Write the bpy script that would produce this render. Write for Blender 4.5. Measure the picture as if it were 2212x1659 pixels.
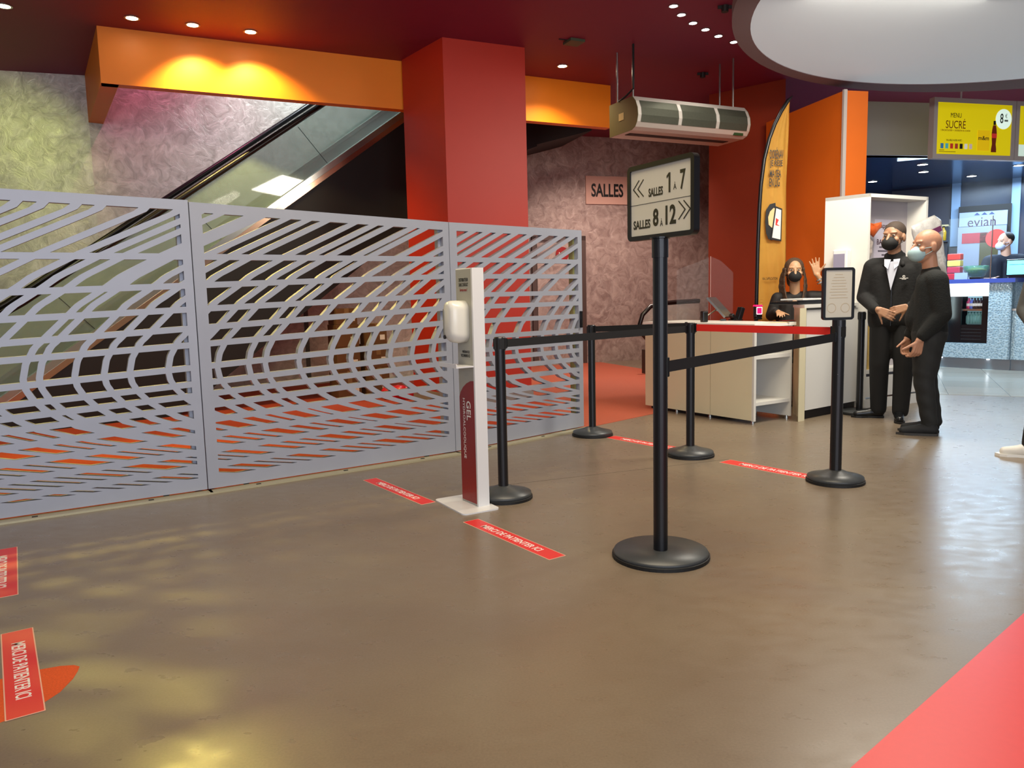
import bpy, bmesh, math, random
import numpy as np
from mathutils import Matrix, Vector, noise
random.seed(7)
S = bpy.context.scene
COL = S.collection
for o in list(bpy.data.objects): bpy.data.objects.remove(o)

# ------------------------------------------------------------------ camera
FPX, HC = 1660.0, 1.22
_d = np.array([344., 14670., FPX]); _d /= np.linalg.norm(_d)
_up = -_d
_fw = np.array([0, 0, 1.]) - _up*_up[2]; _fw /= np.linalg.norm(_fw)
_rt = np.cross(_fw, _up)
if _rt[0] < 0: _rt = -_rt
RM = np.array([_rt, _fw, _up])
cam = bpy.data.cameras.new('camera'); co = bpy.data.objects.new('camera', cam); COL.objects.link(co)
cam.sensor_width = 36; cam.lens = FPX/2212*36; cam.clip_start = .05
mw = Matrix.Identity(4)
for i in range(3):
    mw[i][0] = RM[i, 0]; mw[i][1] = -RM[i, 1]; mw[i][2] = -RM[i, 2]
mw[2][3] = HC
co.matrix_world = mw
S.camera = co

def F(px, py, z=0.):                       # point at height z seen at a pixel of the 2212x1659 photo
    r = RM @ np.array([(px-1106)/FPX, (py-829.5)/FPX, 1.])
    t = (z-HC)/r[2]
    return Vector((r[0]*t, r[1]*t, z))

# ------------------------------------------------------------------ light and exposure
S.view_settings.view_transform = 'Standard'; S.view_settings.look = 'None'
S.view_settings.gamma = 1; S.view_settings.use_curve_mapping = False
S.view_settings.exposure = 0.0
w = bpy.data.worlds.new('world'); S.world = w; w.use_nodes = True
w.node_tree.nodes['Background'].inputs[0].default_value = (.80, .86, 1, 1)
w.node_tree.nodes['Background'].inputs[1].default_value = .30

def area(name, loc, to, sx, sy, e, col):
    l = bpy.data.lights.new(name, 'AREA'); l.shape = 'RECTANGLE'; l.size = sx; l.size_y = sy; l.energy = e; l.color = col
    o = bpy.data.objects.new(name, l); COL.objects.link(o); o.location = loc
    o.rotation_euler = (Vector(to)-Vector(loc)).to_track_quat('-Z', 'Y').to_euler(); return o
def spot(name, loc, to, e, col, ang=120, blend=.6, r=.04):
    l = bpy.data.lights.new(name, 'SPOT'); l.energy = e; l.color = col; l.spot_size = math.radians(ang); l.spot_blend = blend; l.shadow_soft_size = r
    o = bpy.data.objects.new(name, l); COL.objects.link(o); o.location = loc
    o.rotation_euler = (Vector(to)-Vector(loc)).to_track_quat('-Z', 'Y').to_euler(); return o
area('front_fill_light', (2.0, -5.5, 2.2), (1.0, 6, 1.2), 9, 3.4, 430, (.80, .87, 1))  # unseen fill added behind the camera, brightens the gate front
area('hall_fill_light', (0.6, 3.2, 3.9), (0.8, 4.2, 0), 3.0, 1.0, 150, (1, .86, .62))  # added fill above the view, placed to light the cream counter face
area('foreground_fill_light', (-.5, -.5, 3.9), (-.5, .4, 0), 4.0, 1.2, 55, (1, .80, .58))  # added overhead fill out of view, lifts the foreground floor
area('bar_front_fill', (6.1, 11.15, 2.75), (6.95, 11.2, .8), .4, .3, 90, (.62, .84, 1))  # added cool fill with no fixture, brightens the bar front
area('bar_strip_light', (7.6, 12.4, 3.15), (7.4, 12.0, 0), 2.6, .8, 150, (.55, .78, 1))
area('bar_back_light', (8.8, 14.0, 3.15), (8.8, 14.0, 0), 2.0, .8, 90, (.6, .8, 1))
area('counter_fill_light', (3.3, 6.4, 3.5), (3.2, 7.6, 0), 1.6, .8, 150, (1, .92, .78))  # added fill below the disc, no fixture, lifts the counters

# ------------------------------------------------------------------ materials
def srgb(h):
    h = h.lstrip('#'); v = [int(h[i:i+2], 16)/255 for i in (0, 2, 4)]
    return tuple(x/12.92 if x <= .04045 else ((x+.055)/1.055)**2.4 for x in v)+(1,)
MATS = {}
def M(name, col, rough=.5, metal=0., nscale=0, namt=.15, bump=0, emit=0, alpha=1, trans=0, coat=0, spec=.5, ecol=None):
    if name in MATS: return MATS[name]
    m = bpy.data.materials.new(name); m.use_nodes = True; nt = m.node_tree; b = nt.nodes['Principled BSDF']
    c = srgb(col) if isinstance(col, str) else tuple(col)+(1,)
    b.inputs['Base Color'].default_value = c; b.inputs['Roughness'].default_value = rough; b.inputs['Metallic'].default_value = metal
    b.inputs['Specular IOR Level'].default_value = spec
    if coat: b.inputs['Coat Weight'].default_value = coat
    if trans: b.inputs['Transmission Weight'].default_value = trans
    if alpha < 1: b.inputs['Alpha'].default_value = alpha
    if emit:
        b.inputs['Emission Color'].default_value = srgb(ecol) if ecol else c; b.inputs['Emission Strength'].default_value = emit
    if nscale:
        tc = nt.nodes.new('ShaderNodeTexCoord'); n = nt.nodes.new('ShaderNodeTexNoise'); n.inputs['Scale'].default_value = nscale; n.inputs['Detail'].default_value = 6
        nt.links.new(tc.outputs['Object'], n.inputs['Vector'])
        mx = nt.nodes.new('ShaderNodeMix'); mx.data_type = 'RGBA'
        mx.inputs[6].default_value = tuple(x*(1-namt) for x in c[:3])+(1,); mx.inputs[7].default_value = tuple(min(1, x*(1+namt)) for x in c[:3])+(1,)
        nt.links.new(n.outputs['Fac'], mx.inputs[0]); nt.links.new(mx.outputs[2], b.inputs['Base Color'])
        if bump:
            bp = nt.nodes.new('ShaderNodeBump'); bp.inputs['Strength'].default_value = bump; bp.inputs['Distance'].default_value = .01
            nt.links.new(n.outputs['Fac'], bp.inputs['Height']); nt.links.new(bp.outputs['Normal'], b.inputs['Normal'])
    MATS[name] = m; return m

def plaster(name, c1, c2, rough=.42, metal=.15):
    m = bpy.data.materials.new(name); m.use_nodes = True; nt = m.node_tree; b = nt.nodes['Principled BSDF']; N = nt.nodes.new; L = nt.links.new
    tc = N('ShaderNodeTexCoord'); w1 = N('ShaderNodeTexNoise'); w1.inputs['Scale'].default_value = 2.2; w1.inputs['Detail'].default_value = 3
    L(tc.outputs['Object'], w1.inputs['Vector'])
    mixv = N('ShaderNodeMix'); mixv.data_type = 'RGBA'; mixv.inputs[0].default_value = .3
    L(tc.outputs['Object'], mixv.inputs[6]); L(w1.outputs['Color'], mixv.inputs[7])
    n = N('ShaderNodeTexNoise'); n.inputs['Scale'].default_value = 9; n.inputs['Detail'].default_value = 9; n.inputs['Roughness'].default_value = .68; n.inputs['Distortion'].default_value = .9
    L(mixv.outputs[2], n.inputs['Vector'])
    r = N('ShaderNodeValToRGB'); r.color_ramp.elements[0].position = .36; r.color_ramp.elements[0].color = srgb(c1); r.color_ramp.elements[1].position = .66; r.color_ramp.elements[1].color = srgb(c2)
    L(n.outputs['Fac'], r.inputs[0]); L(r.outputs[0], b.inputs['Base Color'])
    bp = N('ShaderNodeBump'); bp.inputs['Strength'].default_value = .5; bp.inputs['Distance'].default_value = .02
    L(n.outputs['Fac'], bp.inputs['Height']); L(bp.outputs['Normal'], b.inputs['Normal'])
    b.inputs['Roughness'].default_value = rough; b.inputs['Metallic'].default_value = metal
    return m

def floor_mat():
    m = bpy.data.materials.new('resin_floor'); m.use_nodes = True; nt = m.node_tree; b = nt.nodes['Principled BSDF']; N = nt.nodes.new; L = nt.links.new
    tc = N('ShaderNodeTexCoord')
    n = N('ShaderNodeTexNoise'); n.inputs['Scale'].default_value = .8; n.inputs['Detail'].default_value = 5; L(tc.outputs['Object'], n.inputs['Vector'])
    f = N('ShaderNodeTexNoise'); f.inputs['Scale'].default_value = 130; f.inputs['Detail'].default_value = 4; L(tc.outputs['Object'], f.inputs['Vector'])
    r = N('ShaderNodeValToRGB'); r.color_ramp.elements[0].position = .3; r.color_ramp.elements[0].color = srgb('#806f5e'); r.color_ramp.elements[1].position = .7; r.color_ramp.elements[1].color = srgb('#90826e')
    L(n.outputs['Fac'], r.inputs[0])
    mx = N('ShaderNodeMix'); mx.data_type = 'RGBA'; mx.blend_type = 'MULTIPLY'; mx.inputs[0].default_value = .35
    L(r.outputs[0], mx.inputs[6]); L(f.outputs['Fac'], mx.inputs[7]); L(mx.outputs[2], b.inputs['Base Color'])
    # scuffs: stretched noise
    mp = N('ShaderNodeMapping'); mp.inputs['Scale'].default_value = (3, 5, 1); mp.inputs['Rotation'].default_value[2] = .4
    L(tc.outputs['Object'], mp.inputs[0]); s = N('ShaderNodeTexNoise'); s.inputs['Scale'].default_value = 3; s.inputs['Detail'].default_value = 8; L(mp.outputs[0], s.inputs['Vector'])
    mr = N('ShaderNodeMapRange'); mr.inputs[1].default_value = .3; mr.inputs[2].default_value = .7; mr.inputs[3].default_value = .26; mr.inputs[4].default_value = .36
    L(s.outputs['Fac'], mr.inputs[0]); L(mr.outputs[0], b.inputs['Roughness'])
    ad = N('ShaderNodeMath'); ad.operation = 'ADD'; L(s.outputs['Fac'], ad.inputs[0]); L(f.outputs['Fac'], ad.inputs[1])
    bp = N('ShaderNodeBump'); bp.inputs['Strength'].default_value = .03; bp.inputs['Distance'].default_value = .002; L(ad.outputs[0], bp.inputs['Height']); L(bp.outputs['Normal'], b.inputs['Normal'])
    b.inputs['Specular IOR Level'].default_value = .6
    return m

def tile_mat():
    m = bpy.data.materials.new('pale_tile'); m.use_nodes = True; nt = m.node_tree; b = nt.nodes['Principled BSDF']; N = nt.nodes.new; L = nt.links.new
    tc = N('ShaderNodeTexCoord'); mp = N('ShaderNodeMapping'); mp.inputs['Rotation'].default_value[2] = .46; L(tc.outputs['Object'], mp.inputs[0])
    br = N('ShaderNodeTexBrick'); br.offset = 0; br.inputs['Scale'].default_value = 1; br.inputs['Brick Width'].default_value = .6; br.inputs['Row Height'].default_value = .6; br.inputs['Mortar Size'].default_value = .004
    br.inputs['Color1'].default_value = srgb('#a9a79c'); br.inputs['Color2'].default_value = srgb('#b2b0a6'); br.inputs['Mortar'].default_value = srgb('#77756c')
    L(mp.outputs[0], br.inputs['Vector']); L(br.outputs['Color'], b.inputs['Base Color']); b.inputs['Roughness'].default_value = .22
    return m

def pebble(name, c1, c2, scale=28, rough=.2, metal=.7):
    m = bpy.data.materials.new(name); m.use_nodes = True; nt = m.node_tree; b = nt.nodes['Principled BSDF']; N = nt.nodes.new; L = nt.links.new
    tc = N('ShaderNodeTexCoord'); v = N('ShaderNodeTexVoronoi'); v.inputs['Scale'].default_value = scale; L(tc.outputs['Object'], v.inputs['Vector'])
    r = N('ShaderNodeValToRGB'); r.color_ramp.elements[0].color = srgb(c1); r.color_ramp.elements[1].color = srgb(c2); r.color_ramp.elements[1].position = .7
    L(v.outputs['Distance'], r.inputs[0]); L(r.outputs[0], b.inputs['Base Color'])
    bp = N('ShaderNodeBump'); bp.inputs['Strength'].default_value = .8; bp.inputs['Distance'].default_value = .01; L(v.outputs['Distance'], bp.inputs['Height']); L(bp.outputs['Normal'], b.inputs['Normal'])
    b.inputs['Roughness'].default_value = rough; b.inputs['Metallic'].default_value = metal
    return m

MAT = dict(
 floor=floor_mat(), tile=tile_mat(),
 ceil=M('crimson_ceiling', '#7c1c40', .6, nscale=3, namt=.06), red=M('red_paint', '#b52c1a', .5, nscale=4, namt=.04), orange=M('orange_paint', '#ee8208', .5, nscale=4, namt=.04),
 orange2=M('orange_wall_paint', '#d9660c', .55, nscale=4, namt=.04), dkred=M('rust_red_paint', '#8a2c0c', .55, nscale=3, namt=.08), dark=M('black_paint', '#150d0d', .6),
 darkwall=M('dark_brown_paint', '#241516', .6, nscale=3), white=M('white_laminate', '#d9d7d0', .35), cream=M('cream_laminate', '#d8cfae', .38, nscale=5, namt=.03), whitemetal=M('white_metal', '#dcdcdc', .3),
 gate=M('silver_painted_metal', '#a0a4b0', .42, .2, nscale=7, namt=.06), black=M('black_powder_coat', '#0d0d10', .33), blackrub=M('black_rubber', '#0b0b0b', .6), belt=M('black_webbing', '#141416', .75),
 redbelt=M('red_webbing', '#c41a10', .7), base=M('grey_cast_base', '#3c3f40', .38), carpet=M('orange_red_carpet', '#a83a1c', .95, nscale=260, namt=.35, bump=.5), salmon=M('salmon_red_floor', '#b0553c', .6, nscale=90, namt=.18, bump=.2),
 sticker=M('red_vinyl', '#e0302c', .4), stedge=M('pale_vinyl_edge', '#e8b49c', .5), leaf=M('orange_vinyl', '#d9541a', .8, nscale=200, namt=.35), ink=M('black_ink', '#0b0b0c', .5), winK=M('white_ink', '#f2efe6', .45),
 signface=M('sign_paper', '#c9c5b6', .16, coat=.4), gel=M('dark_red_print', '#8a1410', .35), gelgrey=M('grey_print', '#a8a698', .35), chrome=M('brushed_steel', '#b5b5b0', .22, .9), copper=M('polished_skirt_metal', '#c9a58c', .2, .95),
 glass=M('clear_glass', '#dfeee6', .02, alpha=.22, spec=.8), tglass=M('greenish_glass', '#8fa89c', .03, alpha=.34, spec=.9), acr=M('clear_acrylic', '#9a9a9a', .0, alpha=.05, spec=.2),
 skin1=M('tan_skin', '#a3795c', .5), skin2=M('light_skin', '#b58468', .5), skin3=M('brown_skin', '#b98d68', .5), skin4=M('fair_skin', '#cb9f8a', .5), hair=M('black_hair', '#16110d', .6, nscale=60, namt=.4), hair2=M('cropped_dark_hair', '#3c2f25', .8, nscale=90, namt=.3),
 braid=M('brown_braids', '#4a3420', .6, nscale=120, namt=.6, bump=.8), jacket=M('black_fleece', '#0c0c0c', .85, nscale=40, namt=.4, bump=.3), knit=M('black_knit', '#0f1312', .9, nscale=90, namt=.4, bump=.3), trousers=M('black_trousers', '#08090a', .8), jeans=M('washed_black_jeans', '#1c1e1e', .8, nscale=14, namt=.5, bump=.3),
 shoe=M('black_leather', '#101113', .3), sole=M('dark_grey_sole', '#34322f', .6), shirt=M('pale_blue_shirt', '#c4c9d6', .7), maskb=M('pale_blue_mask', '#a3c0c4', .8), maskk=M('black_mask', '#141312', .8), eye=M('eye_white', '#a8a298', .5), lace=M('black_lace', '#171210', .7, nscale=60, namt=.5),
 flag=M('yellow_flag_cloth', '#edb850', .75, nscale=8, namt=.05), flago=M('orange_flag_cloth', '#e08a2c', .75), kraft=M('brown_cardboard', '#6b4a2c', .8), paper=M('white_paper', '#efede6', .6), bagred=M('red_plastic', '#d3202a', .35), navy=M('navy_panel', '#1d2f4c', .25), bluece=M('glossy_blue_ceiling', '#34557f', .18, metal=.35), palecol=M('pale_column_panel', '#8eb4de', .3),
 soffit=M('grey_panel', '#a3a09e', .5), frame=M('brushed_frame', '#b8ada6', .45, .0), barblue=M('blue_worktop', '#4658a8', .25), pebble=pebble('frosted_glass_panel', '#7fa2bb', '#c4dfec', 40, .25, .2), plinth=M('steel_plinth', '#8b97a2', .3, .6), curtain=M('grey_mesh', '#6d6f60', .5, .5, nscale=60, namt=.12),
 olive=M('olive_metal', '#5c5a3c', .5), lamp=M('lamp_glow', '#fff3d0', .3, emit=40), lampw=M('lamp_glow_white', '#ffffff', .3, emit=18), disc=M('luminous_ceiling_skin', '#b4babe', 1, emit=.44, spec=0), rim=M('ceiling_rim', '#7d6e72', .8, spec=.1), screen=M('lit_yellow_screen', '#d8c400', .6, emit=.55), strip=M('white_backlit_panel', '#eaf6ff', .4, emit=2.2), tube=M('light_tube', '#e6ffff', .3, emit=14),
 bottle=M('clear_bottle', '#7fb8b8', .1, alpha=.7), fridgein=M('lit_fridge_interior', '#8fb6bc', .4, emit=.35), cyan=M('cyan_screen', '#7fe6e6', .3, emit=.9), foil=M('silver_foil', '#e4e0da', .3, .25, nscale=14, namt=.2, bump=1), bpla=M('black_plastic', '#101012', .25), redglow=M('red_glow', '#ff1048', .3, emit=2.5), matred=M('coral_red_vinyl', '#e03a38', .38, nscale=40, namt=.04),
)

# ------------------------------------------------------------------ object helpers
WM = {}
def thing(name, label, cat, loc=(0, 0, 0), rz=0, group=None):
    o = bpy.data.objects.new(name, None); COL.objects.link(o); o.empty_display_size = .1
    o.location = loc; o.rotation_euler = (0, 0, rz); o['label'] = label; o['category'] = cat
    if group: o['group'] = group
    WM[o.name] = Matrix.Translation(Vector(loc)) @ Matrix.Rotation(rz, 4, 'Z')
    return o
def obj(name, bm, mat, parent=None, label=None, smooth=False):
    if isinstance(bm, bpy.types.Mesh): me = bm; me.name = name
    else:
        me = bpy.data.meshes.new(name); bmesh.ops.recalc_face_normals(bm, faces=bm.faces[:]); bm.to_mesh(me); bm.free()
    o = bpy.data.objects.new(name, me); COL.objects.link(o)
    if mat:
        me.materials.clear(); me.materials.append(mat)
    if smooth:
        for p in me.polygons: p.use_smooth = True
    m = Matrix.Identity(4)
    if parent is not None:
        m = WM[parent.name]; me.transform(m.inverted()); o.parent = parent
    WM[o.name] = m
    if label: o['label'] = label
    return o
def tag(o, label, cat, group=None, kind=None):
    o['label'] = label; o['category'] = cat
    if group: o['group'] = group
    if kind: o['kind'] = kind
    return o
def struct(name, bm, mat, parent=None):
    o = obj(name, bm, mat, parent)
    if parent is None: o['kind'] = 'structure'
    return o
def BM(): return bmesh.new()
I4 = Matrix.Identity(4)
def fr(A, B, z=0):                       # frame: origin A, x along A->B, y to the left of it, z up
    A = Vector((A[0], A[1], z)); B = Vector((B[0], B[1], z)); x = (B-A).normalized(); zz = Vector((0, 0, 1)); y = zz.cross(x)
    m = Matrix((x, y, zz)).transposed().to_4x4(); m.translation = A; return m
def fr3(o, x, y):
    x = Vector(x).normalized(); z = x.cross(Vector(y)).normalized(); y = z.cross(x)
    m = Matrix((x, y, z)).transposed().to_4x4(); m.translation = Vector(o); return m
def box(bm, m, x0, x1, y0, y1, z0, z1, bev=0):
    vs = [bm.verts.new(m @ Vector(p)) for p in ((x0, y0, z0), (x1, y0, z0), (x1, y1, z0), (x0, y1, z0), (x0, y0, z1), (x1, y0, z1), (x1, y1, z1), (x0, y1, z1))]
    fs = [bm.faces.new([vs[i] for i in f]) for f in ((0, 3, 2, 1), (4, 5, 6, 7), (0, 1, 5, 4), (1, 2, 6, 5), (2, 3, 7, 6), (3, 0, 4, 7))]
    if bev:
        es = set(e for f in fs for e in f.edges); bmesh.ops.bevel(bm, geom=list(es), offset=bev, segments=2, affect='EDGES', profile=.5)
    return bm
def prism(bm, m, pts, z0, z1):
    a = [bm.verts.new(m @ Vector((p[0], p[1], z0))) for p in pts]; b = [bm.verts.new(m @ Vector((p[0], p[1], z1))) for p in pts]; n = len(pts)
    bm.faces.new(a[::-1]); bm.faces.new(b)
    for i in range(n): bm.faces.new((a[i], a[(i+1) % n], b[(i+1) % n], b[i]))
    return bm
def lathe(bm, m, prof, seg=32):
    rings = []
    for r, z in prof:
        rings.append([bm.verts.new(m @ Vector((r*math.cos(2*math.pi*k/seg), r*math.sin(2*math.pi*k/seg), z))) for k in range(seg)])
    for a, b in zip(rings, rings[1:]):
        for k in range(seg): bm.faces.new((a[k], a[(k+1) % seg], b[(k+1) % seg], b[k]))
    bm.faces.new(rings[0][::-1]); bm.faces.new(rings[-1])
    return bm
def tube(bm, pts, r, seg=10, m=I4, sq=None):
    pts = [m @ Vector(p) for p in pts]; rings = []; n = len(pts); rr = r if isinstance(r, (list, tuple)) else [r]*n
    prev = None
    for i, p in enumerate(pts):
        t = (pts[min(i+1, n-1)]-pts[max(i-1, 0)]).normalized()
        if prev is None:
            a = Vector((0, 0, 1)) if abs(t.z) < .9 else Vector((1, 0, 0))
        else: a = prev
        u = (a - t*a.dot(t)).normalized(); v = t.cross(u); prev = u
        rings.append([bm.verts.new(p+(u*math.cos(2*math.pi*k/seg)*(sq[0] if sq else 1)+v*math.sin(2*math.pi*k/seg)*(sq[1] if sq else 1))*rr[i]) for k in range(seg)])
    for a, b in zip(rings, rings[1:]):
        for k in range(seg): bm.faces.new((a[k], a[(k+1) % seg], b[(k+1) % seg], b[k]))
    bm.faces.new(rings[0][::-1]); bm.faces.new(rings[-1])
    return bm
def rrect(w, h, r, n=5, cx=0, cy=0):
    out = []
    for (sx, sy, a0) in ((1, 1, 0), (-1, 1, 90), (-1, -1, 180), (1, -1, 270)):
        for k in range(n+1):
            a = math.radians(a0+90*k/n); out.append((cx+sx*(w/2-r)+r*math.cos(a), cy+sy*(h/2-r)+r*math.sin(a)))
    return out
def ring(bm, m, outer, inner, z0, z1):        # flat frame between two loops of equal length
    n = len(outer)
    A = [[bm.verts.new(m @ Vector((p[0], p[1], z))) for p in L] for L, z in ((outer, z0), (outer, z1), (inner, z1), (inner, z0))]
    for a, b in ((0, 1), (1, 2), (2, 3), (3, 0)):
        for i in range(n): bm.faces.new((A[a][i], A[a][(i+1) % n], A[b][(i+1) % n], A[b][i]))
    return bm
def flat(name, loops, depth, m=I4):             # outer loop minus the other loops, extruded; loops in local xy
    from mathutils.geometry import delaunay_2d_cdt
    vs = []; fs = []
    for L in loops:
        fs.append(list(range(len(vs), len(vs)+len(L)))); vs += [Vector((p[0], p[1])) for p in L]
    for k, f in enumerate(fs):
        a = sum(vs[f[i]].x*vs[f[(i+1) % len(f)]].y-vs[f[(i+1) % len(f)]].x*vs[f[i]].y for i in range(len(f)))
        if a < 0: fs[k] = f[::-1]
    V, E_, T, ov, oe, of = delaunay_2d_cdt(vs, [], fs, 0, 1e-5)
    b = BM(); lo_ = [b.verts.new((v.x, v.y, -depth/2)) for v in V]; hi = [b.verts.new((v.x, v.y, depth/2)) for v in V]; cnt = {}
    for t_, o_ in zip(T, of):
        if list(o_) != [0]: continue
        b.faces.new([hi[i] for i in t_]); b.faces.new([lo_[i] for i in t_][::-1])
        for i in range(3):
            e = (t_[i], t_[(i+1) % 3]); cnt[e] = 1
    for (p, q) in cnt:
        if (q, p) not in cnt: b.faces.new((hi[q], hi[p], lo_[p], lo_[q]))
    for v in [v for v in b.verts if not v.link_faces]: b.verts.remove(v)
    bmesh.ops.dissolve_limit(b, angle_limit=.01, verts=b.verts[:], edges=b.edges[:])
    me = bpy.data.meshes.new(name); b.to_mesh(me); b.free(); me.transform(m); return me
def text(name, body, m, w, h, mat, parent, bold=.02, depth=.0006, anchor='c', label=None):
    """lettering stretched to w x h, in the xy plane of frame m"""
    cu = bpy.data.curves.new(name, 'FONT'); cu.body = body; cu.size = 1; cu.offset = bold; cu.extrude = .5; cu.align_x = 'LEFT'; cu.resolution_u = 3
    o = bpy.data.objects.new(name, cu); COL.objects.link(o)
    dg = bpy.context.evaluated_depsgraph_get(); me = bpy.data.meshes.new_from_object(o.evaluated_get(dg))
    bpy.data.objects.remove(o); bpy.data.curves.remove(cu)
    xs = [v.co.x for v in me.vertices]; ys = [v.co.y for v in me.vertices]
    x0, x1, y0, y1 = min(xs), max(xs), min(ys), max(ys)
    for v in me.vertices:
        v.co.x = ((v.co.x-x0)/(x1-x0)-(.5 if anchor == 'c' else 0))*w; v.co.y = ((v.co.y-y0)/(y1-y0)-.5)*h; v.co.z = (v.co.z+.5)*depth
    me.transform(m); return obj(name, me, mat, parent, label=label)
def off(m, x, y, z=0): return m @ Matrix.Translation((x, y, z))

# ================================================================== SETTING
def poly_plane(pts, z): 
    bm = BM(); bm.faces.new([bm.verts.new((p[0], p[1], z)) for p in pts]); return bm
struct('floor', box(BM(), I4, -14, 18, -7, 22, -.1, 0), MAT['floor'])
GA = [F(0, 1128), F(450, 1063), F(985, 980), F(1262, 925)]
for i in range(4): GA[i].z = 0
d0 = (GA[1]-GA[0]).normalized(); G0 = GA[1]-d0*1.9          # the first panel runs on out of the picture
cp = F(1412, 894)
carpet = [G0+(-3, -1.9, 0) if False else G0+Vector((-3, -1.85, 0)), G0, GA[1], GA[2], GA[3]+Vector((0.03, .02, 0))]
o = struct('floor_carpet', prism(BM(), I4, [(p.x, p.y) for p in carpet]+[(.25, 9.3), (-.2, 10.4), (-1.5, 12.2), (-12, 7.2)], 0, .004), MAT['carpet'])
o = struct('floor_aisle', prism(BM(), I4, [(GA[3].x+.03, GA[3].y+.02), (cp.x, cp.y), (3.3, 9.9), (2.25, 12.2), (1.62, 13.98), (-.2, 13.2), (-1.5, 12.2), (-.2, 10.4), (.25, 9.3)], 0, .004), MAT['salmon'])
t1, t2 = F(2030, 852), F(2200, 857)
td = (t2-t1).normalized()
ta, tb = t1-td*2.0, t2+td*3.5
struct('floor_tile', prism(BM(), I4, [(ta.x, ta.y), (tb.x, tb.y), (13, 9.5), (13, 19), (4.6, 19), (4.6, 13)], 0, .003), MAT['tile'])
# ceiling, in pieces around the escalator opening
E1 = Vector((1.41, 10.66)); E0 = Vector((-4.05, 8.01)); E2 = Vector((-5.05, 9.62))
cb = BM()
prism(cb, I4, [(-14, -2), (18, -2), (18, 18.7), (E1.x, E1.y), (E0.x, E0.y), (-14, 3.2)], 4.0, 4.2)
prism(cb, I4, [(-14, 3.2), (E0.x, E0.y), (E2.x, E2.y), (-5.4, 10.2), (-14, 8.0)], 4.0, 4.2)
prism(cb, I4, [(E1.x, E1.y), (18, 18.7), (18, 22), (-1, 22), (E1.x-1.1, E1.y+2.2)], 4.0, 4.2)
struct('ceiling', cb, MAT['ceil'])
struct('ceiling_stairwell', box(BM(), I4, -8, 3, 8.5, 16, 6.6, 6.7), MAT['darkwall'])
# orange downstand beam around the opening
m = fr(E0, E1); L = (E1-E0).length
bb = BM(); box(bb, m, 0, L, 0, .13, 3.45, 4.0)
struct('trim_1', bb, MAT['orange'])
m2 = fr(E0, E2); L2 = (E2-E0).length
struct('trim_2', box(BM(), m2, 0, L2+.3, -.16, 0, 3.45, 4.0), MAT['orange'])
# wall continuing upward inside the opening above the beam
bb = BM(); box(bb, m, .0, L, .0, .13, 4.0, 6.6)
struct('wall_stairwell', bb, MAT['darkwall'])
# back walls
PL = plaster('brushed_plaster', '#a39c92', '#d2cac0', .38, .2)
PL2 = plaster('brushed_plaster_warm', '#86706a', '#b5a198', .42, .2)
def wall(name, A, B, z0, z1, t, mat):
    return struct(name, box(BM(), fr(A, B), 0, (Vector(B)-Vector(A)).length, 0, t, z0, z1), mat)
wall('wall_left', (-12, 7.38), (-5.07, 9.66), 0, 4.2, .15, PL)
wall('wall_back', (-5.07, 9.66), (-.2, 13.5), 0, 6.6, .15, PL)
wall('wall_far', (-.2, 13.42), (4.3, 14.87), 0, 4.2, .15, PL2)
# dark slanting soffit seen below the short beam
so = BM(); mm = fr3((.2, 12.2, 0), (.905, .30, 0), (0, 0, 1))
def on_plane(px, py, A, B):
    r = RM @ np.array([(px-1106)/FPX, (py-829.5)/FPX, 1.]); n = (-(B[1]-A[1]), B[0]-A[0])
    t = (n[0]*A[0]+n[1]*A[1])/(n[0]*r[0]+n[1]*r[1]); return Vector((r[0]*t, r[1]*t, HC+r[2]*t))
def pp(px, py, A, B):
    w_ = on_plane(px, py, A, B); e = Vector((B[0]-A[0], B[1]-A[1])).normalized(); return ((w_.x-A[0])*e.x+(w_.y-A[1])*e.y, w_.z)
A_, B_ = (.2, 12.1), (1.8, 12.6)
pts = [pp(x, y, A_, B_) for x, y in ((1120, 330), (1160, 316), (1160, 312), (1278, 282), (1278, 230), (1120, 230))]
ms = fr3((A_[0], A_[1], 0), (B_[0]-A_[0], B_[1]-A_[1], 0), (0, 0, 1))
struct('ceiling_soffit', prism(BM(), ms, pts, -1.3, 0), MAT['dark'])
# pillar
PC = [(-.66, 8.59), (.23, 9.0), (-.31, 9.76), (-1.2, 9.35)]
struct('wall_pillar', prism(BM(), I4, PC, .14, 4.0), MAT['red'])
cen = Vector((sum(p[0] for p in PC)/4, sum(p[1] for p in PC)/4))
struct('baseboard_pillar', prism(BM(), I4, [tuple(cen+(Vector(p)-cen)*1.03) for p in PC], 0, .14), M('grey_plinth', '#8d8b86', .5))
# red wall, orange wall, grey soffit
struct('wall_red', prism(BM(), I4, [(2.89, 11.27), (3.71, 10.53), (5.2, 14.9), (3.9, 14.7)], 0, 4.0), MAT['dkred'])
struct('wall_orange', prism(BM(), I4, [(3.83, 8.98), (4.13, 9.05), (3.95, 10.7), (3.47, 10.56)], 0, 3.45), MAT['orange2'])
struct('trim_3', box(BM(), fr((3.83, 8.98), (4.13, 9.05)), -.012, .03, -.012, .02, 0, 3.46), MAT['frame'])
struct('trim_4', box(BM(), fr((5.38, 11.86), (7.2, 12.2)), 0, 3.2, 0, .2, 3.22, 4.0), MAT['soffit'])
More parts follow.
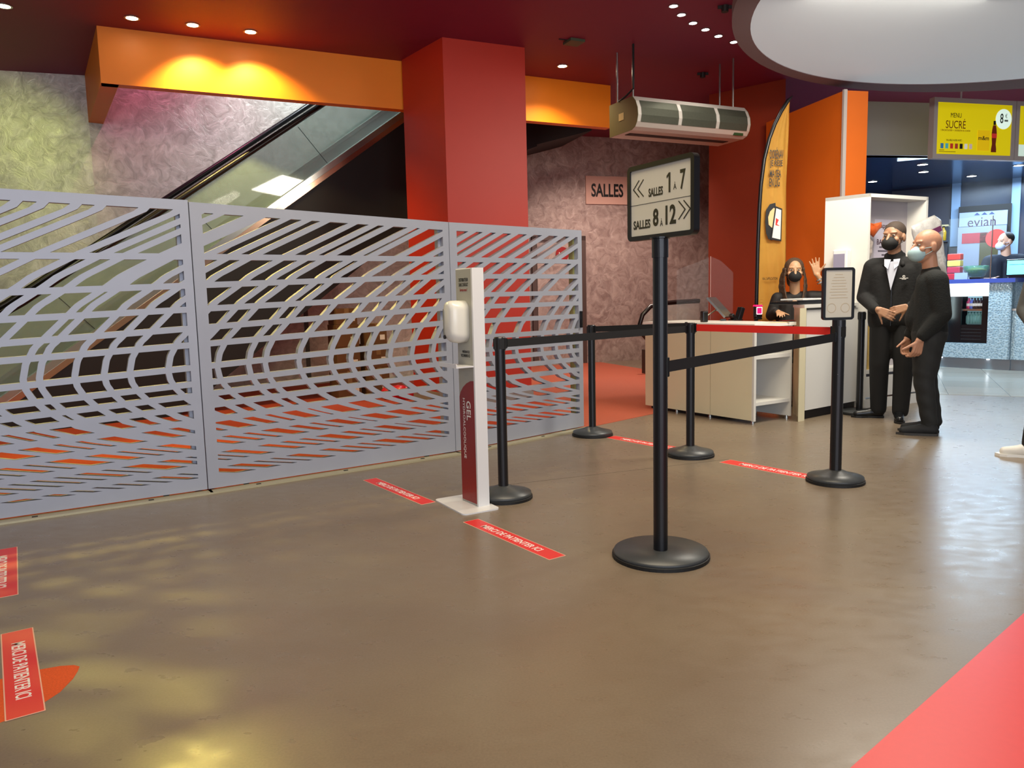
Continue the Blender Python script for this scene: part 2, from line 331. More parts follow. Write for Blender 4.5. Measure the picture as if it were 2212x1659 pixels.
# door in the far wall
dm = fr((-.2, 13.42), (4.3, 14.87))
a = pp(1146, 487, (-.2, 13.42), (4.3, 14.87)); b = pp(1262, 487, (-.2, 13.42), (4.3, 14.87))
dr = struct('door_1', box(BM(), dm, a[0]+.1, b[0]-.1, -.03, 0, 0, 2.15), PL2)
fb = BM()
for x0, x1, z0, z1 in ((a[0], a[0]+.08, 0, 2.27), (b[0]-.08, b[0], 0, 2.27), (a[0], b[0], 2.19, 2.27)): box(fb, dm, x0, x1, -.06, 0, z0, z1)
struct('door_frame', fb, M('door_frame_brown', '#4a3833', .5), dr)

# ================================================================== GATE
CT = [(1.95, 1.50), (1.8, 1.36), (1.69, 1.13), (1.53, .79), (1.40, .55), (1.34, .47), (1.23, .31), (1.18, .26), (1.07, .15), (.99, .07), (.9, .02), (.81, 0), (.75, .01), (.69, .04), (.62, .10), (.56, .18), (.50, .28), (.45, .42), (.40, .58), (.35, .78), (.30, 1.0), (.25, 1.23), (.20, 1.48), (.15, 1.73), (.10, 2.0), (.0, 2.5)]
_cz = np.array([c[0] for c in CT][::-1]); _cu = np.array([c[1] for c in CT][::-1])
def cfun(z): return float(np.interp(z, _cz, _cu))
def cder(z): return (cfun(z+.02)-cfun(z-.02))/.04
ROWS = [(1.52, 1.52), (1.34, 1.39), (1.19, 1.245), (1.07, 1.15), (.965, 1.035), (.82, .905), (.715, .80), (.64, .725), (.565, .645), (.47, .55), (.37, .44), (.27, .34), (.17, .235), (.075, .13)]
ROWS = [(2.0, 2.0)]+ROWS
def rowz(k, s):
    a, b = ROWS[k]; t = min(1.0, s/1.874); return a+(b-a)*t
KN = {0.11, .31, .42, .65, .88, 1.03, 1.17, 1.34, 1.52}
knots = sorted(KN | {-.96, -.88, -.70, -.545, -.405, -.187, -.02+.0, 1.70, 1.874+.02, 1.874+.17, 1.874+.39, 1.874+.68, 1.874+.98, 1.874+1.16, 1.874+1.35, 1.874+1.5, 1.874+1.62})
rr_ = random.Random(3); x = -.96
while x > -4.6: x -= rr_.choice([.14, .2, .24, .17, .13]); knots.append(x)
knots.sort()
def clip(poly, fn):
    out = []
    for i in range(len(poly)):
        p, q = poly[i], poly[(i+1) % len(poly)]; fp, fq = fn(p), fn(q)
        if fp >= 0: out.append(p)
        if (fp >= 0) != (fq >= 0):
            t = fp/(fp-fq); out.append((p[0]+(q[0]-p[0])*t, p[1]+(q[1]-p[1])*t))
    return out
def parea(p): return abs(sum(p[i][0]*p[(i+1) % len(p)][1]-p[(i+1) % len(p)][0]*p[i][1] for i in range(len(p))))/2
def hwid(z): return min(.043, .018*math.hypot(1, cder(z)))
def holes(s0, s1, zt0, zt1, L):
    res = []
    def ztop(u): return zt0+(zt1-zt0)*(u-s0)/(s1-s0)-.062
    for k in range(len(ROWS)-1):
        for xa, xb in zip(knots, knots[1:]):
            def solve(x0, kk, sg, hs):
                z = ROWS[kk][0]
                for _ in range(25):
                    u = x0+cfun(z)+hs*hwid(z); z = .5*z+.5*(rowz(kk, u)+sg*.019)
                return z
            la, lb = solve(xa, k+1, 1, 1), solve(xa, k, -1, 1)
            ra, rb = solve(xb, k+1, 1, -1), solve(xb, k, -1, -1)
            if lb-la < .005 or rb-ra < .005: continue
            n = 7; Lp = []; Rp = []
            for i in range(n+1):
                z = la+(lb-la)*i/n; Lp.append((xa+cfun(z)+hwid(z), z))
                z = ra+(rb-ra)*i/n; Rp.append((xb+cfun(z)-hwid(z), z))
            # horizontal gap test at mid height
            zm = (la+lb+ra+rb)/4
            gap = xb-xa-2*hwid(zm)
            if gap < .008: continue
            poly = Lp+Rp[::-1]
            for fn in (lambda p: p[0]-(s0+.075), lambda p: (s1-.055)-p[0], lambda p: p[1]-.10, lambda p: ztop(p[0])-p[1]):
                poly = clip(poly, fn)
                if len(poly) < 3: break
            if len(poly) < 3 or parea(poly) < .0004: continue
            # drop duplicates
            q = [poly[0]]
            for p in poly[1:]:
                if math.hypot(p[0]-q[-1][0], p[1]-q[-1][1]) > .002: q.append(p)
            if len(q) >= 3: res.append(q)
    return res
GT = .045
def gate(A, B, s0, zt0, zt1, label, handle=False):
    L = (B-A).length; root = thing('gate_panel', label, 'gate', A, math.atan2(B.y-A.y, B.x-A.x), 'perforated metal gate panels')
    m3 = fr3(A, B-A, (0, 0, 1))          # local x along the panel, y up, z toward the camera side
    hs = [[(p[0]-s0, p[1]) for p in h] for h in holes(s0, s0+L, zt0, zt1, L)]
    me = flat('panel', [[(.003, .02), (L-.003, .02), (L-.003, zt1), (.003, zt0)]]+hs, GT, off(m3, 0, 0, -GT/2))
    obj('panel', me, MAT['gate'], root)
    b_ = BM(); box(b_, m3, .003, .05, .02, zt0-.03, -GT-.05, -GT); obj('stile', b_, MAT['gate'], root)
    b_ = BM(); box(b_, m3, L-.075, L-.03, .02, zt1-.03, -GT-.05, -GT); obj('stile', b_, M('olive_post', '#a09c60', .5) if handle else MAT['gate'], root)
    for x in (.25, L-.25): obj('wheel', tube(BM(), [(x, .022, -GT/2-.01), (x, .022, -GT/2+.01)], .02, 14, m3), MAT['blackrub'], root)
    if handle:
        b_ = BM(); box(b_, m3, L-.045, L-.025, .93, 1.08, 0, .025, .004); obj('handle', b_, MAT['black'], root, label='black pull handle')
    return root
gate(G0, GA[1], -1.9, 1.91, 1.87, 'grey perforated metal gate panel at the left edge, curved lattice cut-outs')
gate(GA[1], GA[2], 0, 1.86, 1.80, 'widest perforated metal gate panel, the middle one left of the gel dispenser')
gate(GA[2], GA[3], 1.874, 1.80, 1.80, 'right-hand perforated gate panel with a small black handle, behind the belt posts', True)
rt = thing('floor_track', 'pale metal floor track running under the perforated gate panels', 'track', GA[1])
for A, B in ((G0, GA[1]), (GA[1], GA[2]), (GA[2], GA[3])):
    b_ = BM(); m = fr(A, B); box(b_, m, 0, (B-A).length+.02, -.075, .01, 0, .012); obj('rail', b_, M('pale_rail', '#b4ac8e', .4, .3), rt)
    k = .3
    while k < (B-A).length: 
        obj('screw', box(BM(), m, k, k+.03, -.05, -.035, .012, .015), MAT['blackrub'], rt); k += .62

# ================================================================== ESCALATOR
EA = Vector((-4.96, 7.34, 0)); EE = Vector((.773, .634, 0)).normalized()
me_ = fr3(EA, EE, (0, 0, 1))       # x along, y up, z toward camera
esc = thing('escalator', 'escalator rising to the right behind the gate with glass balustrades', 'escalator', EA, math.atan2(EE.y, EE.x))
def sk(s): return .30+.705*s
def lo(s): return -1.17+.71*s
obj('truss_cladding', prism(BM(), me_, [(-1.2, 0), (1.65, 0), (6.2, lo(6.2)), (6.2, sk(6.2)), (-.4, sk(-.4)), (-1.2, .25)], -1.35, 0), M('black_cladding', '#0c0809', .55), esc)
def band(z0, z1, y0, y1, s0=-.4, s1=6.2): return prism(BM(), me_, [(s0, sk(s0)+y0), (s1, sk(s1)+y0), (s1, sk(s1)+y1), (s0, sk(s0)+y1)], z0, z1)
obj('skirt_trim', band(0, .02, -.10, -.03), MAT['copper'], esc, label='polished copper coloured skirt strip')
obj('skirt_trim', band(-.08, .01, -.03, .05), MAT['chrome'], esc, label='brushed steel deck strip')
obj('skirt_trim', band(-1.35, -1.27, -.03, .05), MAT['chrome'], esc)
obj('glass_balustrade', band(-.045, -.035, .05, .73), MAT['tglass'], esc)
obj('glass_balustrade', band(-1.31, -1.30, .05, .73), MAT['tglass'], esc)
for zc in (-.04, -1.305):
    b_ = BM(); pts = [(-.75, .98-.0, zc)]
    pts = [(-.35, .30, zc), (-.62, .33, zc), (-.80, .50, zc), (-.80, .74, zc), (-.62, .95, zc), (-.30, 1.0, zc), (.0, 1.10, zc)]+[(s, sk(s)+.77, zc) for s in np.linspace(.3, 6.2, 14)]
    tube(b_, pts, .035, 10, me_); obj('handrail', b_, M('handrail_black', '#0d0a0c', .3), esc, smooth=True)
st = BM()
s = 0.
while s < 6.0:
    box(st, me_, s, s+.32, sk(s)-.35, sk(s)-.12, -1.25, -.1); s += .30
obj('steps', st, M('step_grey', '#3a3a3c', .5, .4), esc)
for s in np.arange(.9, 6, 1.35): 
    z = sk(s); obj('glass_joint', prism(BM(), me_, [(s, z+.06), (s+.008, z+.06), (s-.35, z+.70-.25), (s-.358, z+.70-.25)], -.034, -.031), MAT['blackrub'], esc)
# recess under the escalator: storage wall
struct('wall_recess', box(BM(), me_, 1.3, 7.0, 0, 3.6, -2.9, -2.85), PL2)
struct('wall_partition', box(BM(), me_, 4.0, 4.06, 0, 2.2, -2.85, -1.8), M('grey_green_paint', '#4c4f49', .6))
def carton(px, py, z, wx, dy, h, lab, tape=True):
    p = F(px, py, 0); p.z = z
    t = thing('cardboard_box', lab, 'box', p, .6, 'cardboard boxes under the escalator'); m = WM[t.name]
    obj('carton', box(BM(), m, -wx/2, wx/2, -dy/2, dy/2, 0, h, .004), MAT['kraft'], t)
    obj('tape', box(BM(), m, -.03, .03, -dy/2-.001, dy/2+.001, h*.55, h+.001), M('pale_tape', '#8b6e4a', .4), t)
    obj('address_label', box(BM(), m, wx*.12, wx*.38, -dy/2-.002, -dy/2, h*.2, h*.45), MAT['paper'], t)
ya = (748, 862)
carton(748, 856, 0, .31, .3, .34, 'bottom brown cardboard box of the left stack under the escalator')
carton(748, 856, .342, .31, .3, .30, 'second brown cardboard box from the bottom of the left stack under the escalator')
carton(748, 856, .644, .30, .3, .28, 'third brown cardboard box up the left stack under the escalator')
carton(748, 856, .926, .28, .28, .2, 'topmost cardboard box of the left stack under the escalator')
carton(812, 852, 0, .28, .28, .36, 'bottom cardboard box of the right stack, behind the gate under the escalator')
carton(812, 852, .362, .28, .28, .3, 'middle cardboard box of the right stack, behind the gate under the escalator')
carton(812, 852, .664, .26, .26, .26, 'upper cardboard box of the right stack, behind the gate under the escalator')
b_ = BM(); p = F(868, 862, 0)
for k in range(5):
    bmesh.ops.create_icosphere(b_, subdivisions=3, radius=1, matrix=Matrix.Translation((p.x+(-.14+.07*k), p.y+.03*math.sin(k*2), .075+.02*math.cos(k*3))) @ Matrix.Diagonal((.11, .12, .085+.03*(k % 2), 1)))
for v in b_.verts: v.co += Vector((0, 0, 1))*noise.noise(v.co*14)*.03; v.co.z = max(v.co.z, .006)
tag(obj('plastic_bag', b_, MAT['bagred'], smooth=True), 'crumpled red plastic bag on the carpet beside the orange pillar', 'bag')

# ================================================================== BELT POSTS
def post_base(r, prof=True):
    return [(r, 0), (r, .018), (r*.985, .026), (r*.55, .045), (.052, .062), (.040, .066)] if prof else [(r, 0), (r, .014), (r*.985, .02), (.05, .021)]
def stanchion(px, py, h, label, r=.178, cone=True, name='belt_post', rad=.031, group='black belt barrier posts', cat='barrier post'):
    p = F(px, py, 0); t = thing(name, label, cat, p, 0, group); m = WM[t.name]
    obj('base_rim', lathe(BM(), m, [(r, 0), (r, .016), (r-.006, .019)], 48), MAT['blackrub'], t, smooth=False)
    obj('base', lathe(BM(), m, [(r-.004, .018)]+[(a, b+.012) for a, b in post_base(r-.006, cone)[2:]], 48), MAT['base'], t, smooth=True)
    obj('pole', lathe(BM(), m, [(rad, .03), (rad, h-.075)], 28), MAT['black'], t, smooth=False)
    obj('belt_head', lathe(BM(), m, [(rad+.004, h-.08), (rad+.004, h-.006), (rad, h)], 28), MAT['black'], t)
    b_ = BM()
    for a in ((0, 90, 180, 270) if name != 'sign_post' else (20,)):
        q = m @ Matrix.Rotation(math.radians(a+20), 4, 'Z'); box(b_, q, rad-.002, rad+(.006 if name != 'sign_post' else .001), -.016, .016, h-.072, h-.012)
    obj('belt_slot', b_, MAT['blackrub'], t)
    return t, p
s1, P1 = stanchion(1088, 1075, .985, 'black belt post just right of the gel dispenser stand')
s2, P2 = stanchion(1280, 940, .965, 'black belt post beside the open end of the perforated gate')
s4, P4 = stanchion(1491, 984, 1.0, 'black belt post in front of the cream counter, red belt leaving it')
s5, P5 = stanchion(1804, 1040, 1.0, 'black square belt post carrying a small framed notice, red belt arriving', rad=.036)
s6, P6 = stanchion(1856, 893, 1.0, 'black belt post at the foot of the man in the black jacket', r=.19, cone=False)
# sign post
s3, P3 = stanchion(1427, 1201, 1.46, 'tall black post on a wide round foot holding the room direction sign', r=.225, cone=False, name='sign_post', rad=.033, group=None, cat='sign post')
def belt(A, za, B, zb, mat, label, h=.048, sag=0):
    d = (B-A); d.z = 0; L = d.length; u = d/L; a = A+u*.036; b = B-u*.036
    m = fr(a, b); L = (b-a).length; b_ = BM(); n = 14; rows = []
    for i in range(n+1):
        x = L*i/n; z = za+(zb-za)*i/n-sag*4*(i/n)*(1-i/n)
        rows.append([b_.verts.new(m @ Vector(q)) for q in ((x, -.0012, z-h/2), (x, .0012, z-h/2), (x, .0012, z+h/2), (x, -.0012, z+h/2))])
    for r0, r1 in zip(rows, rows[1:]):
        for k in range(4): b_.faces.new((r0[k], r0[(k+1) % 4], r1[(k+1) % 4], r1[k]))
    b_.faces.new(rows[0]); b_.faces.new(rows[-1][::-1])
    t = thing('barrier_belt', label, 'belt', a, 0)
    obj('webbing', b_, mat, t)
    b_ = BM(); box(b_, m, -.002, .018, -.006, .006, za-h*.62, za+h*.62, .002); obj('end_clip', b_, MAT['bpla'], t)
    b_ = BM(); box(b_, m, L-.018, L+.002, -.006, .006, zb-h*.62, zb+h*.62, .002); obj('end_clip', b_, MAT['bpla'], t)
belt(P1, .945, P4, .955, MAT['belt'], 'black belt stretched from the post by the gel dispenser to the post at the counter')
belt(P2, .93, P4, .975, MAT['belt'], 'black belt from the post at the gate end to the post at the counter')
belt(P4, .965, P5, .96, MAT['redbelt'], 'red belt stretched in front of the counter', .05)
belt(P3, .885, P5, .925, MAT['belt'], 'black belt from the tall sign post to the post with the framed notice', .052)
b_ = BM(); m = fr(P3, P5); box(b_, m, .03, .05, -.018, .018, .84, .93, .004); obj('belt_clip', b_, MAT['black'], s3)
# direction sign
def sign_frame(A, B, z0, z1, t, depth=.025, fw=.018, rad=.025):
    W = (Vector(B)-Vector(A)).length; m = fr3((A[0], A[1], z0), (B[0]-A[0], B[1]-A[1], 0), (0, 0, 1)); H_ = z1-z0
    b_ = BM(); ring(b_, m, rrect(W, H_, rad, 6, W/2, H_/2), rrect(W-2*fw, H_-2*fw, .006, 6, W/2, H_/2), -depth, depth*.3)
    obj('frame', b_, MAT['black'], t)
    obj('face', box(BM(), m, fw-.004, W-fw+.004, fw-.004, H_-fw+.004, -depth*.7, 0), MAT['signface'], t)
    return m, W, H_
sA = Vector((P3.x-.110, P3.y+.195)); sB = Vector((P3.x+.110, P3.y-.195))
m, W, H_ = sign_frame(sA, sB, 1.465, 1.805, s3, fw=.021)
m = off(m, 0, 0, .0005)
obj('post_collar', lathe(BM(), WM[s3.name], [(.037, 1.40), (.037, 1.462), (.045, 1.464), (.045, 1.47)], 24), MAT['black'], s3)
K = MAT['ink']
def chev(cx, cy, w_, h_, t_, d):
    b_ = BM(); s_ = d
    for off_ in (0, w_*.75):
        x0 = cx+s_*off_
        p = [(x0, cy), (x0+s_*w_, cy+h_/2), (x0+s_*(w_+t_), cy+h_/2-t_*.3), (x0+s_*t_*1.4, cy), (x0+s_*(w_+t_), cy-h_/2+t_*.3), (x0+s_*w_, cy-h_/2)]
        if s_ < 0: p = p[::-1]
        prism(b_, m, p, 0, .0008)
    return b_
obj('arrow', chev(.035, .235, .042, .078, .0055, 1), K, s3)
text('lettering', 'SALLES', off(m, .195, .208), .098, .038, K, s3, .03)
obj('lettering', prism(BM(), off(m, .285, .236), [(.008, -.0425), (.008, .0425), (-.002, .0425), (-.016, .030), (-.016, .020), (-.003, .028), (-.003, -.0425)], 0, .0008), K, s3)
text('lettering', 'À', off(m, .322, .218), .020, .032, K, s3, .0)
text('lettering', '7', off(m, .372, .238), .034, .085, K, s3, .02)
obj('divider', box(BM(), m, .022, W-.022, .1615, .1635, 0, .0006), K, s3)
text('lettering', 'SALLES', off(m, .098, .072), .120, .040, K, s3, .03)
text('lettering', '8', off(m, .195, .095), .038, .078, K, s3, .03)
text('lettering', 'À', off(m, .234, .070), .019, .034, K, s3, .0)
text('lettering', '12', off(m, .295, .098), .068, .084, K, s3, .03)
obj('arrow', chev(.422, .110, .042, .080, .0055, -1), K, s3)
# framed notice on post 5
nd = Vector((.98, .10)).normalized()
nA = Vector((P5.x, P5.y))+Vector((-.10, .01)); nB = nA+nd*.205
m, W, H_ = sign_frame(nA, nB, 1.03, 1.355, s5, depth=.02, fw=.016, rad=.02)
obj('post_collar', lathe(BM(), WM[s5.name], [(.040, .99), (.040, 1.03)], 20), MAT['black'], s5)
b_ = BM(); gm = M('faint_print', '#b9ab90', .5)
for k in range(9): 
    ww = [.05, .07, .09, .10, .09, .11, .12, .10, .12][k]; box(b_, off(m, 0, 0, .0005), W/2-ww/2, W/2+ww/2, .28-.018*k, .284-.018*k, 0, .0004)
ring(b_, off(m, 0, 0, .0005), [(W/2-.045+.03*math.cos(a), .075+.03*math.sin(a)) for a in np.linspace(0, 6.2, 24)], [(W/2-.045+.026*math.cos(a), .075+.026*math.sin(a)) for a in np.linspace(0, 6.2, 24)], 0, .0004)
ring(b_, off(m, 0, 0, .0005), [(W/2+.045+.03*math.cos(a), .075+.03*math.sin(a)) for a in np.linspace(0, 6.2, 24)], [(W/2+.045+.026*math.cos(a), .075+.026*math.sin(a)) for a in np.linspace(0, 6.2, 24)], 0, .0004)
obj('notice_print', b_, gm, s5)
b_ = BM()
for a in (0, 1): box(b_, fr(P5, P5+Vector((1, .1, 0))), -.02+.04*a-.002, -.02+.04*a+.002, -.038, -.034, .69, .694)
obj('screw', b_, MAT['chrome'], s5)

# ================================================================== GEL DISPENSER
fl, frr, sr = F(995, 1081), F(1033.5, 1097), F(1047, 1095)
fl.z = frr.z = sr.z = 0
gd = thing('gel_dispenser_stand', 'white and red standing hand gel dispenser in front of the gate', 'hand sanitiser stand', (fl+frr)/2, 0)
ux = (frr-fl).normalized(); W = .185
flr = frr-ux*W
m = fr3(flr, ux, (0, 0, 1))      # x along the front, y up, z toward viewer
D = .05; HG = 1.39
b_ = BM(); box(b_, m, 0, W, .008, HG, -D, 0, .002); obj('column', b_, MAT['whitemetal'], gd)
obj('edge_lip', box(BM(), m, W-.003, W+.012, .008, HG, -D-.02, .006), MAT['whitemetal'], gd)
obj('front_sheet', box(BM(), m, .004, W-.006, .77, HG-.006, 0, .002), MAT['gelgrey'], gd)
obj('front_sheet', box(BM(), m, .004, W-.006, .01, .82, 0, .0015), MAT['gelgrey'], gd)
arc = [(W*.97-.9*W*(1-math.cos(a))*1.0, .60+.16*math.sin(a)) for a in np.linspace(math.pi/2, 0, 2)]
pr = [(.006, .02), (W-.007, .02), (W-.007, .745), (W*.75, .742), (W*.5, .725), (W*.28, .70), (W*.12, .67), (.006, .64)]
obj('red_panel', prism(BM(), m, pr, .0015, .003), MAT['gel'], gd, label='dark red printed lower panel')
mt = m @ Matrix.Translation((0, 0, .0035))
def down(mm, x, y): return mm @ Matrix.Translation((x, y, 0)) @ Matrix.Rotation(-math.pi/2, 4, 'Z')
text('lettering', 'GEL', down(mt, W*.60, .565), .115, .048, MAT['winK'], gd, .012)
text('lettering', 'HYDROALCOOLIQUE', down(mt, W*.30, .455), .36, .028, MAT['winK'], gd, .0)
text('lettering', 'DISTRIBUTEUR', off(mt, W/2, 1.325), .105, .020, K, gd, .012)
text('lettering', 'SANS CONTACT', off(mt, W/2, 1.297), .105, .020, K, gd, .012)
text('lettering', 'Servez-vous !', off(mt, W/2, 1.268), .085, .018, MAT['gel'], gd, .01)
text('lettering', 'PRÉSENTEZ', off(mt, W*.55, .912), .085, .018, K, gd, .012)
text('lettering', 'VOS MAINS ICI', off(mt, W*.5, .888), .105, .018, K, gd, .012)
obj('drip_tray', box(BM(), m, -.02, W+.002, .826, .834, 0, .12), MAT['whitemetal'], gd)
obj('drip_tray', box(BM(), m, -.02, W+.002, .834, .850, .115, .12), MAT['whitemetal'], gd)
# dispenser body
b_ = BM(); rings = []
for zz, sc, dy in ((0, 1, 0), (.05, 1, 0), (.085, .94, .004), (.105, .78, .008), (.112, .5, .01)):
    rings.append([b_.verts.new(m @ Vector((W*.46+(x)*sc, 1.085+y*(1-(1-sc)*.6)+dy, .003+zz))) for x, y in rrect(.125, .245, .055, 6)])
n_ = len(rings[0])
for a, b in zip(rings, rings[1:]):
    for k in range(n_): b_.faces.new((a[k], a[(k+1) % n_], b[(k+1) % n_], b[k]))
b_.faces.new(rings[-1]); b_.faces.new(rings[0][::-1])
db = obj('dispenser', b_, M('glossy_white_plastic', '#dcdad0', .18), gd, smooth=True)
obj('level_window', prism(BM(), off(m, W*.46-.035, 1.085, .105), rrect(.012, .15, .0055, 4), 0, .012), M('window_grey', '#8d8a7c', .3), db)
obj('logo', lathe(BM(), off(m, W*.46-.035, 1.0, .108), [(.012, 0), (.012, .008)], 16), MAT['bpla'], db)
# foot plate
cA_, cB_, cC_ = F(940, 1083), F(1004, 1117), F(1078, 1098)
cn = (cA_+cC_)/2; x_ = (cB_-cA_).normalized(); m2 = fr(cn, cn+x_)
obj('foot_plate', prism(BM(), m2, rrect((cB_-cA_).length, (cC_-cB_).length*.95, .03, 5), 0, .008), MAT['whitemetal'], gd)

# ================================================================== FLOOR STICKERS
def sticker(c, right, up, L, Wd, label, grp='red waiting line floor stickers', z=0.0):
    t = thing('floor_sticker', label, 'floor sticker', (c[0], c[1], z), 0, grp); m = fr3((c[0], c[1], z), right, up)
    obj('border', prism(BM(), m, rrect(L, Wd, .002, 1), 0, .0009), MAT['stedge'], t)
    obj('vinyl', prism(BM(), m, rrect(L-.008, Wd-.008, .002, 1), .0009, .0013), MAT['sticker'], t)
    text('lettering', 'MERCI DE PATIENTER ICI', off(m, 0.0, 0, .0013), L*.66, Wd*.42, MAT['winK'], t, .008)
def st_px(a, b, c_, d, label, **k):
    a, b, c_, d = [F(*q) for q in (a, b, c_, d)]     # a,b left end (near, far side), c,d right end
    ce = (a+b+c_+d)/4; r = ((c_+d)-(a+b)).normalized(); Ln = (((c_+d)-(a+b))/2).length; up = ((b+c_)-(a+d)); up -= r*up.dot(r); Wd = max(.10, up.length/2)
    sticker(ce, r, up, Ln, Wd, label, **k)
st_px((785, 1037), (812, 1033), (940, 1084), (912, 1091), 'red floor sticker between the gate and the gel dispenser foot')
st_px((1003, 1128), (1030, 1121), (1219, 1200), (1190, 1210), 'red floor sticker in front of the gel dispenser, nearest the camera of the slanting ones')
q0, q1 = F(1556, 1000), F(1575, 992); dd = (F(1745, 1036)-q0).normalized()
sticker((q0+q1)/2+dd*.41, dd, q1-q0, .82, .13, 'red floor sticker running under the foot of the notice post')
q0, q1 = F(1312, 946), F(1325, 941)
sticker((q0+q1)/2+dd*.41, dd, q1-q0, .82, .12, 'red floor sticker behind the tall sign post, next to the carpet edge')
a, b, c_, d = [F(*q) for q in ((5, 1370), (68, 1357), (92, 1538), (18, 1557))]
rg = ((c_+d)-(a+b)); sticker((a+b+c_+d)/4, rg, (b+c_)-(a+d), rg.length/2, .105, 'red floor sticker overlapping an orange shape at the lower left', z=.001)
a, b = F(38, 1181), F(40, 1284)
rd = (b-a).normalized(); ul = Vector((-rd.y, rd.x, 0)); sticker((a+b)/2-ul*.075, rd, ul, (b-a).length, .15, 'red floor sticker cut by the left edge, above the orange shape')
lf = [F(*q) for q in ((172, 1440), (168, 1450), (158, 1466), (130, 1495), (92, 1520), (40, 1547), (0, 1561), (-60, 1580), (-120, 1560), (-60, 1495), (0, 1468), (45, 1455), (90, 1446), (130, 1439), (160, 1437))]
tag(obj('floor_decal', prism(BM(), I4, [(p.x, p.y) for p in lf][::-1], 0, .0008), MAT['leaf']), 'orange leaf shaped floor decal under the lower left sticker', 'floor decal')
r0, r1 = F(2212, 1325), F(1838, 1659); rv = (r0-r1).normalized(); rn = Vector((rv.y, -rv.x, 0))
q = [r1-rv*1.2, r0+rv*.9, r0+rv*.9+rn*1.6, r1-rv*1.2+rn*1.6]
tag(obj('floor_mat', prism(BM(), I4, [(p.x, p.y) for p in q], 0, .002), MAT['matred']), 'large coral red floor mat filling the lower right corner', 'floor mat')
b_ = BM(); n1, n2 = F(1108, 1046), F(1420, 1010)
box(b_, fr(n1, n2), -.1, 1.7, 0, .004, 0, .0006); struct('trim_5', b_, M('joint_dark', '#4f4738', .8))

# ================================================================== COUNTERS
cA, cB = F(1430, 887), F(1627, 918); cA.z = cB.z = 0
a_ = (cB-cA).normalized(); bdir = Vector((.84, .54, 0)).normalized()
CH = .925
lc = thing('reception_counter', 'low cream fronted counter with open end shelves and a white top', 'counter', cB, math.atan2(a_.y, a_.x))
Lc = (cB-cA).length+.25; m = fr(cB, cB+bdir); ym = (-a_).dot(m.col[1].xyz)   # x across depth, y back along the length
Dp = .54
def cbx(x0, x1, y0, y1, z0, z1, **k): return box(BM(), m, x0, x1, y0, y1, z0, z1, **k)
obj('front_panel', cbx(0, .018, 0, Lc, .035, CH-.03), MAT['cream'], lc)
obj('front_joint', cbx(-.001, 0, .52, .523, .04, CH-.03), M('joint_line', '#8d8468', .6), lc)
obj('side_panel', cbx(Dp-.02, Dp, 0, .44, .03, CH-.03), MAT['white'], lc)
obj('side_panel', cbx(0, .03, -.003, .02, .03, CH-.03), MAT['white'], lc)
obj('back_panel', cbx(.018, Dp-.02, .42, .44, .03, CH-.03), M('grey_lilac_laminate', '#a5a4ae', .4), lc)
obj('shelf', cbx(.02, Dp-.02, .005, .42, .17, .20), MAT['white'], lc)
obj('shelf', cbx(.02, Dp-.02, .005, .42, .60, .635), MAT['white'], lc)
obj('worktop', cbx(-.01, Dp+.04, -.01, Lc+.02, CH-.03, CH), M('white_worktop', '#eceae2', .25), lc)
obj('plinth', cbx(.04, Dp-.05, .45, Lc-.05, 0, .05), MAT['dark'], lc)
b_ = BM()
for x, y in ((.03, .03), (.03, .55), (.03, 1.0), (Dp-.03, .03), (Dp-.03, .40)): lathe(b_, off(m, x, y), [(.018, 0), (.018, .012), (.012, .035)], 12)
obj('foot', b_, MAT['chrome'], lc)
T0, T1 = Vector((2.735, 7.14, 0)), Vector((3.48, 7.70, 0))
tc_ = thing('high_counter', 'taller white counter unit between the low counter and the white cabinet', 'counter', T0)
m = fr(T0, T1); LT = (T1-T0).length; TH = 1.085; tx = m.col[0].xyz; tdv = Vector((.07, .48, 0))
def tq(x0, x1, d0, d1, z0, z1): a = [T0+tx*x0+tdv*d0, T0+tx*x1+tdv*d0, T0+tx*x1+tdv*d1, T0+tx*x0+tdv*d1]; return prism(BM(), I4, [(p.x, p.y) for p in a], z0, z1)
obj('end_panel', tq(-.0, .02, .05, 1, 0, TH-.03), MAT['cream'], tc_)
obj('front_panel', tq(.025, LT, .05, .08, .09, TH-.05), MAT['white'], tc_)
obj('front_post', tq(-.09, .012, .0, .05, .0, TH-.03), MAT['cream'], tc_)
obj('worktop', tq(-.02, LT, .0, 1, TH-.03, TH), MAT['white'], tc_)
obj('plinth', tq(.03, LT, .15, .18, 0, .09), MAT['dark'], tc_)
obj('back_panel', tq(.02, LT, .97, 1, 0, TH-.03), MAT['white'], tc_)
# binder and papers on top
p = off(m, .04, .10, TH)
t = thing('document_tray', 'flat black tray lying on the tall white counter', 'tray', p.translation)
obj('tray', box(BM(), p, -.02, .62, 0, .3, 0, .03, .006), MAT['bpla'], t); obj('tray_lip', box(BM(), p, -.02, .62, -.01, 0, .0, .04), MAT['bpla'], t)
tag(obj('paper_stack', box(BM(), off(p, .1, .02, .041), 0, .42, 0, .24, 0, .014), MAT['paper']), 'white paper sheets on the black tray on the tall counter', 'papers')
# things on the low counter
def onc(px, py, z=CH): q = F(px, py, z); return q
p = onc(1712, 693)
tag(obj('flyer', prism(BM(), fr3((p.x-.08, p.y, CH), (1, .3, 0), (-.3, 1, 0)), [(0, 0), (.18, 0), (.20, .12), (.02, .12)], 0, .002), M('red_flyer', '#d8402c', .5)), 'red flyer lying at the right end of the low counter', 'flyer')
p = onc(1690, 697)
tag(obj('flyer', prism(BM(), fr3((p.x-.1, p.y, CH), (1, .3, 0), (-.3, 1, 0)), [(0, 0), (.2, 0), (.2, .06), (0, .06)], 0, .0015), M('yellow_flyer', '#d8a83c', .5)), 'yellow flyer lying half under the red one on the low counter', 'flyer')
